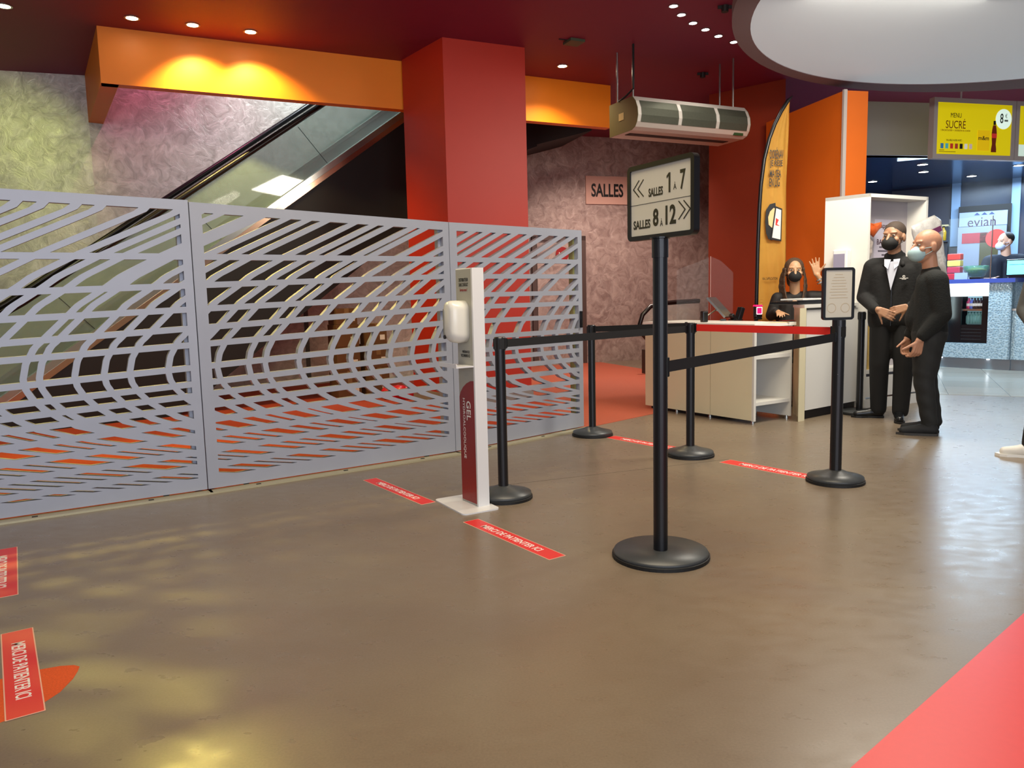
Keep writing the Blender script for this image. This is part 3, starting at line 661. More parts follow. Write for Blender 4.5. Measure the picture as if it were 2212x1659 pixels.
# tablet on stand, facing staff
p = onc(1545, 690)
tb = thing('tablet_computer', 'black tablet screen tilted back on a silver stand on the counter', 'tablet', p, 0)
mt_ = fr3(p+Vector((.085, -.01, .02)), (.42, -.9, 0), (-.55, -.25, .62))
vx = Vector((.55, -.83, 0)).normalized()
def sc_mat(): 
    A0 = p+Vector((.17, .02, .035)); B0 = p+Vector((-.05, .12, .19)); return A0, B0
p4 = onc(1570, 692)
ml = fr3(p4+Vector((-.02, 0, .03)), (.26+.42*.966, .966-.42*.26, 0), (-.966*.21, .26*.21, .20))
obj('screen', box(BM(), ml, 0, .22, 0, .29, -.008, .010, .003), M('slate_glass', '#3a4144', .15), tb)
obj('screen_edge', box(BM(), ml, -.004, 0, 0, .29, -.01, .012), MAT['chrome'], tb)
b_ = BM()
for s_ in (-.07, .07):
    tube(b_, [p+Vector((-.14+s_*.3, s_, .006)), p+Vector((.0+s_*.3, s_, .10)), p+Vector((.07+s_*.3, s_+.01, .13))], .008, 8)
tube(b_, [p+Vector((-.15, -.08, .008)), p+Vector((-.12, .09, .008))], .008, 8)
tube(b_, [p+Vector((-.0, -.07, .10)), p+Vector((.04, .08, .11))], .008, 8)
obj('stand', b_, MAT['chrome'], tb, label='silver folding stand')
p = onc(1589, 692)
cr = thing('card_terminal', 'black card payment terminal cradle on the counter, left of the red scanner', 'card terminal', p)
mm = Matrix.Translation(p) @ Matrix.Rotation(.4, 4, 'Z')
obj('base', box(BM(), mm, -.06, .06, -.045, .045, 0, .012, .004), MAT['bpla'], cr)
obj('handset', box(BM(), mm @ Matrix.Rotation(.35, 4, 'Y'), .0, .05, -.035, .035, .01, .15, .008), MAT['bpla'], cr)
obj('handset', box(BM(), mm @ Matrix.Rotation(-.5, 4, 'Y'), -.035, .0, -.03, .03, .01, .085, .008), MAT['bpla'], cr)
p = onc(1637, 690)
rs = thing('barcode_scanner', 'black desktop scanner with a glowing red window on the counter', 'scanner', p)
mm = Matrix.Translation(p) @ Matrix.Rotation(.25, 4, 'Z')
obj('foot', box(BM(), mm, -.035, .035, -.03, .03, 0, .02, .005), MAT['bpla'], rs)
obj('housing', box(BM(), mm, -.04, .04, -.025, .03, .02, .15, .01), MAT['bpla'], rs)
obj('window_frame', ring(BM(), fr3(mm @ Vector((0, -.026, .092)), mm.to_3x3() @ Vector((1, 0, 0)), (0, 0, 1)), rrect(.07, .08, .01, 4), rrect(.052, .06, .004, 4), 0, .003), M('pink_white_plastic', '#ffd0dc', .3, emit=.5), rs)
obj('window', box(BM(), mm, -.027, .027, -.0275, -.025, .062, .122), MAT['redglow'], rs, label='glowing red window')
obj('cap', box(BM(), mm, -.041, .041, -.027, .031, .135, .152, .006), MAT['redglow'], rs)
p = onc(1562, 693)
tag(obj('pen_holder', box(BM(), Matrix.Translation(p), -.03, .03, -.015, .015, 0, .02, .004), MAT['bpla']), 'small flat black object on the counter between tablet and card terminal', 'accessory')
p = onc(1521, 696)
sd = thing('desk_phone', 'small black device standing behind the tablet stand', 'desk device', p)
obj('body', box(BM(), Matrix.Translation(p) @ Matrix.Rotation(.3, 4, 'Z'), -.03, .03, -.03, .03, 0.0, .11, .01), MAT['bpla'], sd)
# acrylic screens
ac = thing('acrylic_screen', 'clear acrylic hygiene screen with a clipped corner standing on the counter', 'screen', onc(1525, 688))
c0, c1 = onc(1462, 692), onc(1583, 690)
ma = fr3(c0, c1-c0, (0, 0, 1)); La = (c1-c0).length
ml = [(0, 0), (La, 0), (La, .52), (La*.74, .72), (La*.60, .73), (0, .55)]
obj('sheet', prism(BM(), ma, [(.42*La*0+La*.60, 0), (La, 0), (La, .50), (La*.78, .63), (La*.60, .68)], 0, .005), MAT['acr'], ac)
obj('sheet', prism(BM(), ma, [(0, 0), (La*.60, 0), (La*.60, .68), (0, .55)], -.25, -.245), MAT['acr'], ac)
obj('fold_edge', prism(BM(), ma, [(La*.598, 0), (La*.604, 0), (La*.604, .68), (La*.598, .68)], -.002, .007), M('acrylic_edge', '#c9a89a', .1, alpha=.7), ac)
# ================================================================== WHITE CABINET
C0 = Vector((3.565, 7.73, 0)); fx = Vector((.885, .466, 0)).normalized(); lx = Vector((-.68, .73, 0)).normalized()
CHt, CW, CD = 2.155, .925, .44
cab = thing('display_cabinet', 'tall white open display cabinet with an inner poster, left of the fridge bar', 'cabinet', C0)
m = fr(C0, C0+fx)
def quad(bm, pts, z0, z1): return prism(bm, I4, [(p.x, p.y) for p in pts], z0, z1)
Lb = C0+lx*CD; Rb = C0+fx*CW+Vector((-.30, .36, 0)); Rf = C0+fx*CW
obj('side_panel', quad(BM(), [C0, C0+fx*.03, Lb+fx*.03, Lb], 0.02, CHt), MAT['white'], cab)
obj('side_panel', quad(BM(), [Rf-fx*.03, Rf, Rb, Rb-fx*.03], 0.02, CHt), MAT['white'], cab)
bo = Vector((-.08, .17, 0)); bl = C0+fx*.03+bo; br_ = Rf-fx*.03+bo
obj('back_panel', quad(BM(), [bl, br_, br_+bo*.1, bl+bo*.1], .1, CHt), M('lilac_grey_laminate', '#a9a2a6', .5), cab)
obj('top_panel', quad(BM(), [C0, Rf, Rb, Lb], CHt-.035, CHt), MAT['white'], cab)
obj('shelf', quad(BM(), [C0+fx*.03, Rf-fx*.03, Rb, Lb], .36, .40), MAT['white'], cab)
obj('drawer_front', box(BM(), m, .03, CW-.03, 0, .02, .12, .33), MAT['white'], cab)
obj('plinth', box(BM(), m, .0, CW, -.01, .03, 0.0, .10), MAT['white'], cab)
mp_ = fr3((bl.x, bl.y, 0), br_-bl, (0, 0, 1))
obj('poster', box(BM(), mp_, .30, .66, 1.35, 1.93, .0, .004), M('lilac_poster', '#bdb6c4', .5), cab, label='poster reading BALLONS')
text('lettering', 'BALLONS', off(mp_, .48, 1.70, .005), .28, .055, M('ink_maroon', '#3a1420', .5), cab, .012)
text('lettering', 'Happy', off(mp_, .44, 1.86, .005), .2, .06, M('ink_maroon', '#3a1420', .5), cab, .012)
b_ = BM()
for k, ww in enumerate((.2, .24, .12)): box(b_, mp_, .48-ww/2, .48+ww/2, 1.64-.04*k, 1.655-.04*k, .004, .006)
obj('poster_print', b_, M('ink_grey', '#5a5460', .5), cab)
# soap dispenser on cabinet side
msd = fr3(Lb, C0-Lb, (0, 0, 1)); 
sd = thing('soap_dispenser', 'white soap dispenser with a smoky window fixed on the cabinet side', 'dispenser', Lb+Vector((0, 0, 1.5)))
cx_ = .205
obj('housing', box(BM(), msd, cx_-.075, cx_+.075, 1.36, 1.62, 0.001, .095, .014), MAT['whitemetal'], sd)
obj('level_window', box(BM(), msd, cx_-.064, cx_+.05, 1.42, 1.575, .09, .098, .002), M('smoky_window', '#8d889c', .15), sd)
obj('push_lever', box(BM(), msd, cx_-.06, cx_+.06, 1.33, 1.405, .04, .115, .01), MAT['whitemetal'], sd)
def wavy_bag(name, pxs, pys, pts, mat, label, cat, D_, th=.05):
    """soft bag: outline given as photo pixels at one distance, puffed"""
    return None
def puff(outline, m_, th, mat, amp=.02, f=9):
    """pillow-like solid from an outline (local xy) with real thickness"""
    b = BM(); cx0 = sum(p[0] for p in outline)/len(outline); cy0 = sum(p[1] for p in outline)/len(outline); rgs = {}
    for side in (1, -1):
        prev = None
        for k, sc in enumerate((1, .9, .7, .4)):
            zt = side*th*math.sqrt(max(0, 1-sc**2)) if sc < 1 else 0
            if side == -1 and k == 0: prev = rgs['r']; continue
            r = [b.verts.new(m_ @ Vector((cx0+(x-cx0)*sc, cy0+(y-cy0)*sc, zt+(amp*noise.noise(Vector((x*f*sc, y*f*sc, side*3+k))) if sc < 1 else 0)))) for x, y in outline]
            if k == 0: rgs['r'] = r
            if prev:
                for i in range(len(r)): b.faces.new((prev[i], prev[(i+1) % len(r)], r[(i+1) % len(r)], r[i]))
            prev = r
        c = b.verts.new(m_ @ Vector((cx0, cy0, side*th)))
        for i in range(len(prev)): b.faces.new((prev[i], prev[(i+1) % len(prev)], c))
    return b
def cpx(pxpts, A, B): return [pp(x, y, A, B) for x, y in pxpts]
def densify(pts, n=3):
    o_ = []
    for i in range(len(pts)):
        a, b = pts[i], pts[(i+1) % len(pts)]
        for k in range(n): o_.append((a[0]+(b[0]-a[0])*k/n, a[1]+(b[1]-a[1])*k/n))
    return o_
Abg, Bbg = (3.70, 7.80), (4.60, 8.28)
mb = fr3((Abg[0], Abg[1], 0), (Bbg[0]-Abg[0], Bbg[1]-Abg[1], 0), (0, 0, 1))
t = thing('foil_balloon', 'large silver foil balloon bag hanging at the right edge of the white cabinet', 'foil balloon', (4.3, 8.1, 1.6))
obj('foil', puff(densify(cpx([(1954, 490), (1980, 476), (2004, 466), (2016, 474), (2021, 500), (2024, 545), (2032, 600), (2014, 585), (1988, 560), (1966, 530)], Abg, Bbg)), off(mb, 0, 0, .07), .05, None, .03, 14), MAT['foil'], t, smooth=True)
obj('printed_band', prism(BM(), off(mb, 0, 0, .125), cpx([(1984, 500), (2006, 490), (2010, 500), (1996, 508), (1982, 506)], Abg, Bbg)[::-1], 0, .004), M('purple_print', '#70305a', .4), t)
t = thing('balloon_bag', 'clear bag of orange and white party balloons at the left inside of the cabinet', 'party bag', (3.75, 7.95, 1.5))
obj('bag', puff(densify(cpx([(1878, 478), (1892, 484), (1900, 492), (1905, 520), (1902, 560), (1885, 590), (1874, 600), (1874, 540)], Abg, Bbg)), off(mb, 0, 0, -.12), .04, None, .03, 16), M('milky_bag', '#b9aca2', .3, nscale=18, namt=.3, bump=1), t, smooth=True)
obj('balloons', puff(densify(cpx([(1880, 476), (1900, 482), (1918, 478), (1916, 490), (1900, 512), (1886, 500)], Abg, Bbg)), off(mb, 0, 0, -.07), .03, None, .02, 16), M('orange_balloon', '#c85a28', .35, nscale=12, namt=.4), t, smooth=True)
tg = thing('standing_card', 'yellow printed display card on the lowest shelf of the white cabinet', 'display card', (3.75, 7.86, .4))
mc_ = fr3((3.62, 7.80, .4), fx, (0, 0, 1)); obj('card', box(BM(), mc_, .0, .19, 0, .45, 0, .01), M('yellow_card', '#c3a45c', .6, nscale=20, namt=.2), tg)
b_ = BM()
for k in range(5): box(b_, mc_, .03, .03+.04+.02*(k % 3), .05+.08*k, .06+.08*k, .01, .012)
obj('card_print', b_, M('ink_brown', '#5c3a1c', .5), tg)

# ================================================================== FLAG BANNER
fA, fB = (2.55, 8.9), (3.35, 8.95)
fm = fr3((fA[0], fA[1], 0), (fB[0]-fA[0], fB[1]-fA[1], 0), (0, 0, 1))
fl_ = thing('feather_flag', 'tall yellow feather flag banner with a black curved pole behind the counter', 'flag banner', (2.78, 8.9, 0))
left = cpx([(1704, 218), (1690, 240), (1676, 268), (1664, 300), (1653, 345), (1646, 400), (1642, 460), (1639, 540), (1637, 620), (1635, 700)], fA, fB)
right = cpx([(1707, 220), (1706, 240), (1706, 268), (1705, 300), (1703, 345), (1700, 400), (1699, 460), (1696, 540), (1693, 620), (1690, 700)], fA, fB)
b_ = BM(); rows = []
for i in range(len(left)):
    for sub in range(3 if i < len(left)-1 else 1):
        t_ = sub/3; j = min(i+1, len(left)-1)
        lx_, ly_ = [left[i][k]*(1-t_)+left[j][k]*t_ for k in (0, 1)]; rx_, ry_ = [right[i][k]*(1-t_)+right[j][k]*t_ for k in (0, 1)]
        rows.append([fm @ Vector((lx_+(rx_-lx_)*u, ly_+(ry_-ly_)*u, .03*math.sin(u*5+ly_*2.0)*u+.012*math.sin(u*17+ly_*3)*u)) for u in np.linspace(0, 1, 17)])
fr_, bk = [[b_.verts.new(p_+Vector((0, -dz, 0))) for p_ in r] for r in rows for dz in (0,)], None
for r0, r1 in zip(fr_, fr_[1:]):
    for k in range(16): b_.faces.new((r0[k], r1[k], r1[k+1], r0[k+1]))
bmesh.ops.solidify(b_, geom=b_.faces[:], thickness=.003)
cl = obj('cloth', b_, MAT['flag'], fl_, smooth=True)
pts = [(x-.012, y+.0, 0) for x, y in left]; pts = [(pts[0][0]+.05, pts[0][1]+.05, 0)]+pts+[(pts[-1][0], .1, 0)]
obj('pole', tube(BM(), pts, [.008]+[.022]*(len(pts)-1), 10, fm, sq=(1, 1)), MAT['black'], fl_, smooth=True)
obj('foot', box(BM(), fm, left[-1][0]-.25, left[-1][0]+.25, 0, .1, -.2, .2), MAT['blackrub'], fl_)
def ftext(body, px, py, wpx, hpx):
    x, z = pp(px, py, fA, fB); k = 9.3/FPX*.93
    text('lettering', body, off(fm, x, z, .040), wpx*k, hpx*k, K, fl_, .012)
ftext('DORÉNAV', 1675, 332, 30, 24); ftext('JE RÉSE', 1674, 354, 28, 20); ftext('MA SÉA', 1672, 374, 25, 21); ftext('EN LIG', 1670, 395, 23, 18)
ftext("VIA L'APPLICATION", 1660, 602, 34, 6); ftext('PATHE', 1667, 617, 16, 6) if False else None
def fshape(name, pxs, z, mat): obj(name, prism(BM(), off(fm, 0, 0, z), cpx(pxs, fA, fB), 0, .003), mat, fl_)
fshape('drawing', [(1672, 439), (1660, 442), (1652, 455), (1650, 480), (1652, 505), (1657, 517), (1664, 520), (1672, 515), (1674, 470)], .038, K)
fshape('drawing', [(1668, 450), (1660, 458), (1656, 470), (1657, 486), (1663, 492), (1673, 494), (1678, 455)], .043, M('drawn_skin', '#e8c48c', .6))
fshape('drawing', [(1671, 446), (1686, 452), (1684, 522), (1661, 518)], .046, K)
fshape('drawing', [(1673, 451), (1683.5, 455), (1681.5, 518), (1664, 514)], .050, M('drawn_white', '#e9e2da', .6))
fshape('drawing', [(1672, 472), (1678, 476), (1674, 485), (1680, 489), (1671, 487)], .054, MAT['sticker'])

# ================================================================== FAR WALL SIGN, DOOR SIGN
WA, WB = (-.2, 13.42), (4.3, 14.87)
mwll = fr3((WA[0], WA[1], 0), (WB[0]-WA[0], WB[1]-WA[1], 0), (0, 0, 1))
sg = thing('wall_sign', 'pinkish wall sign reading SALLES 5 beyond the tall sign post', 'sign', (1.4, 13.9, 2.8))
x0, z1_ = pp(1264, 380, WA, WB); _, z0_ = pp(1264, 441, WA, WB)
obj('board', box(BM(), mwll, x0, x0+2.0, z0_, z1_, 0.001, .025), M('pink_board', '#c49a8a', .5), sg)
xa, za = pp(1276, 411, WA, WB); xb, _ = pp(1345, 411, WA, WB)
text('lettering', 'SALLES', off(mwll, (xa+xb)/2, za, .026), xb-xa, .235, K, sg, .028)
xc, zc = pp(1367, 411, WA, WB); text('lettering', '5', off(mwll, xc-.02, zc, .026), .15, .235, K, sg, .012)
text('lettering', 'À 7', off(mwll, xc+.42, zc, .026), .45, .235, K, sg, .012)
x_, z_ = pp(1213, 549, WA, WB)
ds = thing('door_sign', 'small round dark red sign on the far door, seen through the gate', 'sign', (1.0, 13.8, 1.9))
obj('disc', lathe(BM(), off(mwll, x_, z_, .032), [(.125, 0), (.125, .01)], 28), M('sign_red', '#8c1414', .4), ds)
text('lettering', 'K 1', off(mwll, x_, z_, .043), .13, .06, MAT['winK'], ds, .012)

# newel end of a second escalator
nA, nB = (2.15, 11.75), (4.1, 12.45)
nm = fr3((nA[0], nA[1], 0), (nB[0]-nA[0], nB[1]-nA[1], 0), (0, 0, 1))
q = cpx([(1510, 650), (1470, 652), (1435, 655), (1405, 662), (1388, 680), (1382, 700), (1388, 722), (1405, 740), (1425, 748), (1470, 752)], nA, nB)
ne = thing('escalator_balustrade', 'rounded black handrail end of a further escalator behind the sign post', 'escalator', (2.6, 11.9, 0))
obj('handrail', tube(BM(), [(x, y, 0) for x, y in q], .035, 10, nm), M('handrail_black', '#0d0a0c', .3), ne, smooth=True)
obj('glass_balustrade', prism(BM(), nm, [(x, y) for x, y in q]+[(q[0][0], q[-1][1])], -.006, .006), MAT['glass'], ne)
obj('base_skirt', box(BM(), nm, q[5][0]+.1, q[0][0]+.3, 0, q[-1][1], -.12, .06), M('dark_skirt', '#2c1c18', .4), ne)

# ================================================================== AIR CURTAIN
HA = Vector((1.43, 8.86, 0)); U = Vector((.905, .426, 0))
am = fr3(HA, U, (0, 0, 1))                 # z axis toward the camera
air = thing('air_curtain', 'long silver air curtain unit hanging from the ceiling on four rods', 'air curtain', HA+Vector((0, 0, 3.0)))
LL = 1.62
prof = [(-.50, 3.42), (-.03, 3.42), (.03, 3.36), (.07, 3.28), (.08, 3.20), (.06, 3.13), (.02, 3.08), (-.05, 3.055), (-.50, 3.055)]
def sweep(prof_, x0, x1):
    b = BM(); a = [b.verts.new(am @ Vector((x0, z, y))) for y, z in prof_]; c = [b.verts.new(am @ Vector((x1, z, y))) for y, z in prof_]; n = len(prof_)
    b.faces.new(a); b.faces.new(c[::-1])
    for i in range(n): b.faces.new((a[i], c[i], c[(i+1) % n], a[(i+1) % n]))
    return b
obj('housing', sweep(prof, .006, LL-.006), M('pale_housing', '#c9c2b8', .3, .3), air)
for x0, x1 in ((0, .006), (LL-.006, LL)): obj('end_plate', sweep([(y*1.0, z) for y, z in prof], x0, x1), MAT['olive'], air, label='olive drab end plate')
cyp = [(.031, 3.365), (.073, 3.283), (.083, 3.20), (.064, 3.125)]
for x0, x1 in ((.05, .56), (.61, 1.10), (1.15, LL-.05)):
    b = BM(); rws = [[b.verts.new(am @ Vector((x, z, y+dy))) for y, z in cyp] for x, dy in ((x0, .001), (x1, .001))]
    for k in range(3): b.faces.new((rws[0][k], rws[1][k], rws[1][k+1], rws[0][k+1]))
    bmesh.ops.solidify(b, geom=b.faces[:], thickness=-.004)
    obj('intake_grille', b, MAT['curtain'], air)
obj('outlet_slot', box(BM(), am, .08, LL-.1, 3.05, 3.056, -.30, -.20), MAT['dark'], air)
obj('control_display', box(BM(), am, LL-.22, LL-.08, 3.075, 3.11, .018, .04), M('green_display', '#26401c', .3), air)
obj('rating_plate', box(BM(), am, -.003, 0, 3.20, 3.28, -.30, -.20), M('cream_plate', '#b8a878', .5), air)
for x in (.06, 1.50):
    for y in (-.10, -.42) if x < 1 else (-.10, -.34):
        obj('hanging_rod', tube(BM(), [(x, 3.42, y), (x, 4.0, y)], .012, 10, am), MAT['chrome'], air)
obj('power_cable', tube(BM(), [(.0, 3.42, -.30), (.03, 3.46, -.2), (.055, 3.52, -.085), (.056, 4.0, -.085)], .012, 8, am), MAT['blackrub'], air)

# ================================================================== CEILING THINGS
def downlight(px, py, label, warm=True, r=.055, grp='warm recessed ceiling spotlights', aim=None, e=0, col=(1, .72, .25), ang=125):
    p = F(px, py, 4.0); t = thing('ceiling_spotlight', label, 'ceiling light', p, 0, grp); m = WM[t.name]
    obj('trim_ring', ring(BM(), m, [(r*1.3*math.cos(a), r*1.3*math.sin(a)) for a in np.linspace(0, 6.283, 25)[:-1]], [(r*math.cos(a), r*math.sin(a)) for a in np.linspace(0, 6.283, 25)[:-1]], -.008, 0), MAT['chrome'], t)
    obj('bulb', lathe(BM(), m, [(r*.96, -.005), (r*.9, 0)], 24), MAT['lamp'] if warm else MAT['lampw'], t)
    if e:
        spot('ceiling_spot_lamp', p+Vector((0, 0, -.03)), aim or p+Vector((0, 0, -3)), e, col, ang)
    return p
G1 = 'warm recessed ceiling spotlights'
downlight(8, 12, 'warm ceiling spotlight cut by the top left corner', e=60, col=(1, .85, .30))
downlight(285, 38, 'leftmost of the three warm spotlights above the orange beam', e=0)
for q_, e_ in (((8, 12), 420), ((285, 38), 520)):
    p = F(q_[0], q_[1], 4.0); spot('ceiling_spot_lamp', p+Vector((0, 0, -.03)), p+Vector((.75, -1.9, -1.9)), e_, (1, .78, .16), 82, .6, .16)
p = downlight(416, 53, 'middle one of the three warm spotlights above the orange beam')
spot('ceiling_spot_lamp', p+Vector((0, 0, -.03)), p+Vector((-.02, .25, -1)), 170, (1, .74, .25), 110)
p = downlight(541, 68, 'warm spotlight nearest the red pillar above the orange beam')
spot('ceiling_spot_lamp', p+Vector((0, 0, -.03)), p+Vector((-.02, .25, -1)), 170, (1, .72, .25), 110)
p = downlight(1215, 142, 'single warm spotlight right of the red pillar', e=120, col=(1, .78, .4))
for i, (x, y) in enumerate([(1455, 12), (1472, 31), (1497, 49), (1524, 63), (1552, 77), (1585, 90)]):
    downlight(x, y, ['first and highest in the photo of the curved row of small white spotlights', 'second from the top in the curved row of small white spotlights', 'third from the top in the curved row of small white spotlights', 'fourth from the top in the curved row of small white spotlights', 'second nearest the round ceiling disc in the row of white spotlights', 'small white spotlight touching the round ceiling disc'][i], False, .04, 'row of small white ceiling spotlights', e=26 if i % 2 == 0 else 0, col=(1, .93, .82), ang=110)
p = F(1240, 88, 4.0)
t = thing('smoke_detector', 'small dark square vent in the ceiling above the single warm spotlight', 'ceiling vent', p)
obj('plate', box(BM(), Matrix.Translation(p) @ Matrix.Rotation(.44, 4, 'Z'), -.09, .09, -.09, .09, -.03, 0, .004), M('grey_green_plate', '#454a38', .5), t)
obj('mount', box(BM(), Matrix.Translation(p) @ Matrix.Rotation(.44, 4, 'Z'), -.19, -.09, -.005, .005, -.01, 0), MAT['dark'], t)
for (x, y, lb) in ((1518, 157, 'small black ceiling fitting above the air curtain'), (1566, 12, 'small black ceiling fitting beside the curved row of spotlights')):
    p = F(x, y, 4.0); t = thing('ceiling_fitting', lb, 'ceiling fitting', p, 0)
    obj('bracket', box(BM(), Matrix.Translation(p), -.07, .07, -.01, .01, -.03, 0, .002), MAT['dark'], t); obj('body', lathe(BM(), Matrix.Translation(p), [(.035, -.06), (.035, -.0)], 12), MAT['dark'], t)
# round luminous disc
dc = thing('ceiling_disc', 'large round pale luminous ceiling disc at the upper right', 'ceiling feature', (5.52, 6.15, 3.6))
dm_ = Matrix.Translation((5.52, 6.15, 3.6)); RO = 3.63
im_ = Matrix.Translation((5.10, 6.42, 3.6)); RI = 2.99
oc = [(5.52+RO*math.cos(a), 6.15+RO*math.sin(a)) for a in np.linspace(0, 2*math.pi, 121)[:-1]]
ic = [(5.10+RI*math.cos(a), 6.42+RI*math.sin(a)) for a in np.linspace(0, 2*math.pi, 121)[:-1]]
obj('rim', ring(BM(), Matrix.Translation((0, 0, 3.6)), oc, ic, 0, .12), MAT['rim'], dc, label='mauve grey outer rim')
obj('luminous_skin', prism(BM(), Matrix.Translation((0, 0, 3.6)), ic, .006, .05), MAT['disc'], dc)
for a in (.6, 2.2, 3.8, 5.4): obj('suspension_rod', tube(BM(), [(5.52+3*math.cos(a), 6.15+3*math.sin(a), 3.72), (5.52+3*math.cos(a), 6.15+3*math.sin(a), 4.0)], .015), MAT['chrome'], dc)
exec_bar = True
# ================================================================== BAR
B0, B1 = F(2010, 792), F(2212, 803); B0.z = B1.z = 0
bd = (B1-B0).normalized(); S0 = B0-bd*1.3; S1 = B0+bd*1.075
bm_ = fr3(S0, bd, (0, 0, 1)); LB = (S1-S0).length
def bx(px): return pp(px, 700, (S0.x, S0.y), (S1.x, S1.y))[0]
def bz(py, px=2100): return pp(px, py, (S0.x, S0.y), (S1.x, S1.y))[1]
bar = thing('snack_bar_counter', 'pale blue lit snack bar counter with a fridge opening in its front', 'bar counter', S0)
x0, x1 = bx(2032), bx(2133)
ZT = bz(603); ZF0, ZF1 = bz(742), bz(640)
obj('worktop', box(BM(), bm_, -.1, LB+.05, ZT-.06, ZT, -.42, .06), MAT['barblue'], bar)
obj('lit_panel', box(BM(), bm_, x0-.6, x1, ZF1, ZT-.06, -.10, 0), MAT['strip'], bar, label='glowing white backlit panel')
obj('front_panel', box(BM(), bm_, x1, LB, .16, ZT-.06, -.10, 0), MAT['pebble'], bar)
obj('front_panel', box(BM(), bm_, 0, x1, .16, ZF0, -.10, 0), MAT['pebble'], bar)
obj('front_panel', box(BM(), bm_, 0, x0, ZF0, ZF1, -.10, 0), MAT['pebble'], bar)
obj('kick_plate', box(BM(), bm_, 0, LB+.0, 0, .16, -.12, -.04), MAT['plinth'], bar)
obj('end_panel', box(BM(), bm_, LB-.03, LB, .16, ZT-.06, -.42, 0), MAT['pebble'], bar)
lowb = thing('low_bar_counter', 'lower patterned counter section continuing right of the snack bar counter', 'bar counter', S1)
obj('front_panel', box(BM(), bm_, LB+.002, LB+2.2, .16, .86, -.14, -.04), MAT['pebble'], lowb)
obj('worktop', box(BM(), bm_, LB+.002, LB+2.2, .86, .89, -.9, -.02), MAT['frame'], lowb)
obj('kick_plate', box(BM(), bm_, LB+.002, LB+2.2, 0, .16, -.14, -.06), MAT['plinth'], lowb)
lg = thing('menu_board', 'dark round-logo board standing behind the low counter section at the right edge', 'board', bm_ @ Vector((LB+.4, .9, -.3)))
obj('board', box(BM(), bm_, LB+.08, LB+1.0, .89, 1.45, -.32, -.28), M('dark_logo_board', '#1c1c26', .4), lg)
obj('emblem', lathe(BM(), bm_ @ Matrix.Translation((LB+.32, 1.22, -.28)), [(.18, 0), (.18, .01)], 24), M('pale_emblem', '#a9a89c', .4), lg)
obj('print', box(BM(), bm_, LB+.12, LB+.6, .95, .97, -.279, -.272), M('pale_emblem', '#a9a89c', .4), lg)
for k in range(2):
    px_ = (2034, 2136)[k]
    pz = bm_ @ Vector((bx(px_), .15, -.035)); t = thing('plinth_light', ['small light shining down the bar kick plate below the fridge opening', 'small light shining down the bar kick plate right of the fridge opening'][k], 'light', pz, 0, 'bar kick plate lights')
    obj('lens', box(BM(), Matrix.Translation(pz), -.02, .02, -.01, .01, -.004, .004), MAT['lampw'], t)
    spot('kick_lamp', pz+Vector((-.02, -.02, -.01)), pz+Vector((.02, .02, -.4)), 1.2, (.5, .85, 1), 60)
# fridge under counter
frg = thing('under_counter_fridge', 'black glass-door drinks fridge standing in the bar front opening', 'fridge', bm_ @ Vector(((x0+x1)/2, ZF0, -.3)))
obj('cabinet', box(BM(), bm_, x0-.05, x1+.05, ZF0, ZF1, -.42, -.40), M('black_fridge', '#0b0e12', .3), frg)
obj('cabinet', box(BM(), bm_, x0-.05, x1+.05, ZF0-.002, ZF0+.01, -.40, -.12), M('black_fridge', '#0b0e12', .3), frg)
w0, w1 = bx(2065), bx(2110); w2 = bx(2125); zw0, zw1 = bz(703), bz(640)
obj('door_frame', box(BM(), bm_, x0, w0, ZF0, ZF1, -.20, -.16), M('black_fridge', '#0b0e12', .3), frg)
obj('door_frame', box(BM(), bm_, w1, w2, ZF0, ZF1, -.20, -.16), M('black_fridge', '#0b0e12', .3), frg)
obj('door_frame', box(BM(), bm_, x0, x1, ZF0, zw0, -.21, -.17), M('black_fridge', '#0b0e12', .3), frg)
obj('interior', box(BM(), bm_, w0, x1, zw0, ZF1, -.40, -.385), MAT['fridgein'], frg)
zsh = bz(668)
obj('shelf', box(BM(), bm_, w0, x1, zsh-.03, zsh, -.38, -.2), MAT['chrome'], frg)
obj('vent_grille', (lambda b: [box(b, bm_, x0+.05, x1, ZF0+.05+.05*k, ZF0+.055+.05*k, -.17, -.167) for k in range(4)] and b)(BM()), M('grille_grey', '#3a3f42', .4), frg)
def bottle(t, m, h, r, cap_mat, liq_mat, label_mat=None):
    obj('bottle_body', lathe(BM(), m, [(r*.9, 0), (r, .01), (r, h*.6), (r*.8, h*.7), (r*.35, h*.82), (r*.35, h*.92)], 12), liq_mat, t, smooth=True)
    obj('cap', lathe(BM(), m, [(r*.42, h*.92), (r*.42, h)], 10), cap_mat, t)
    if label_mat: obj('bottle_label', lathe(BM(), m, [(r*1.02, h*.25), (r*1.02, h*.5)], 12), label_mat, t)
caps = M('teal_cap', '#0f6a6a', .4); cola = M('cola', '#2a0c0a', .15); lab1 = M('white_label', '#d9d2cc', .5); pinkl = M('pink_bottle', '#b5305c', .3)
hb = (ZF1-zw0)
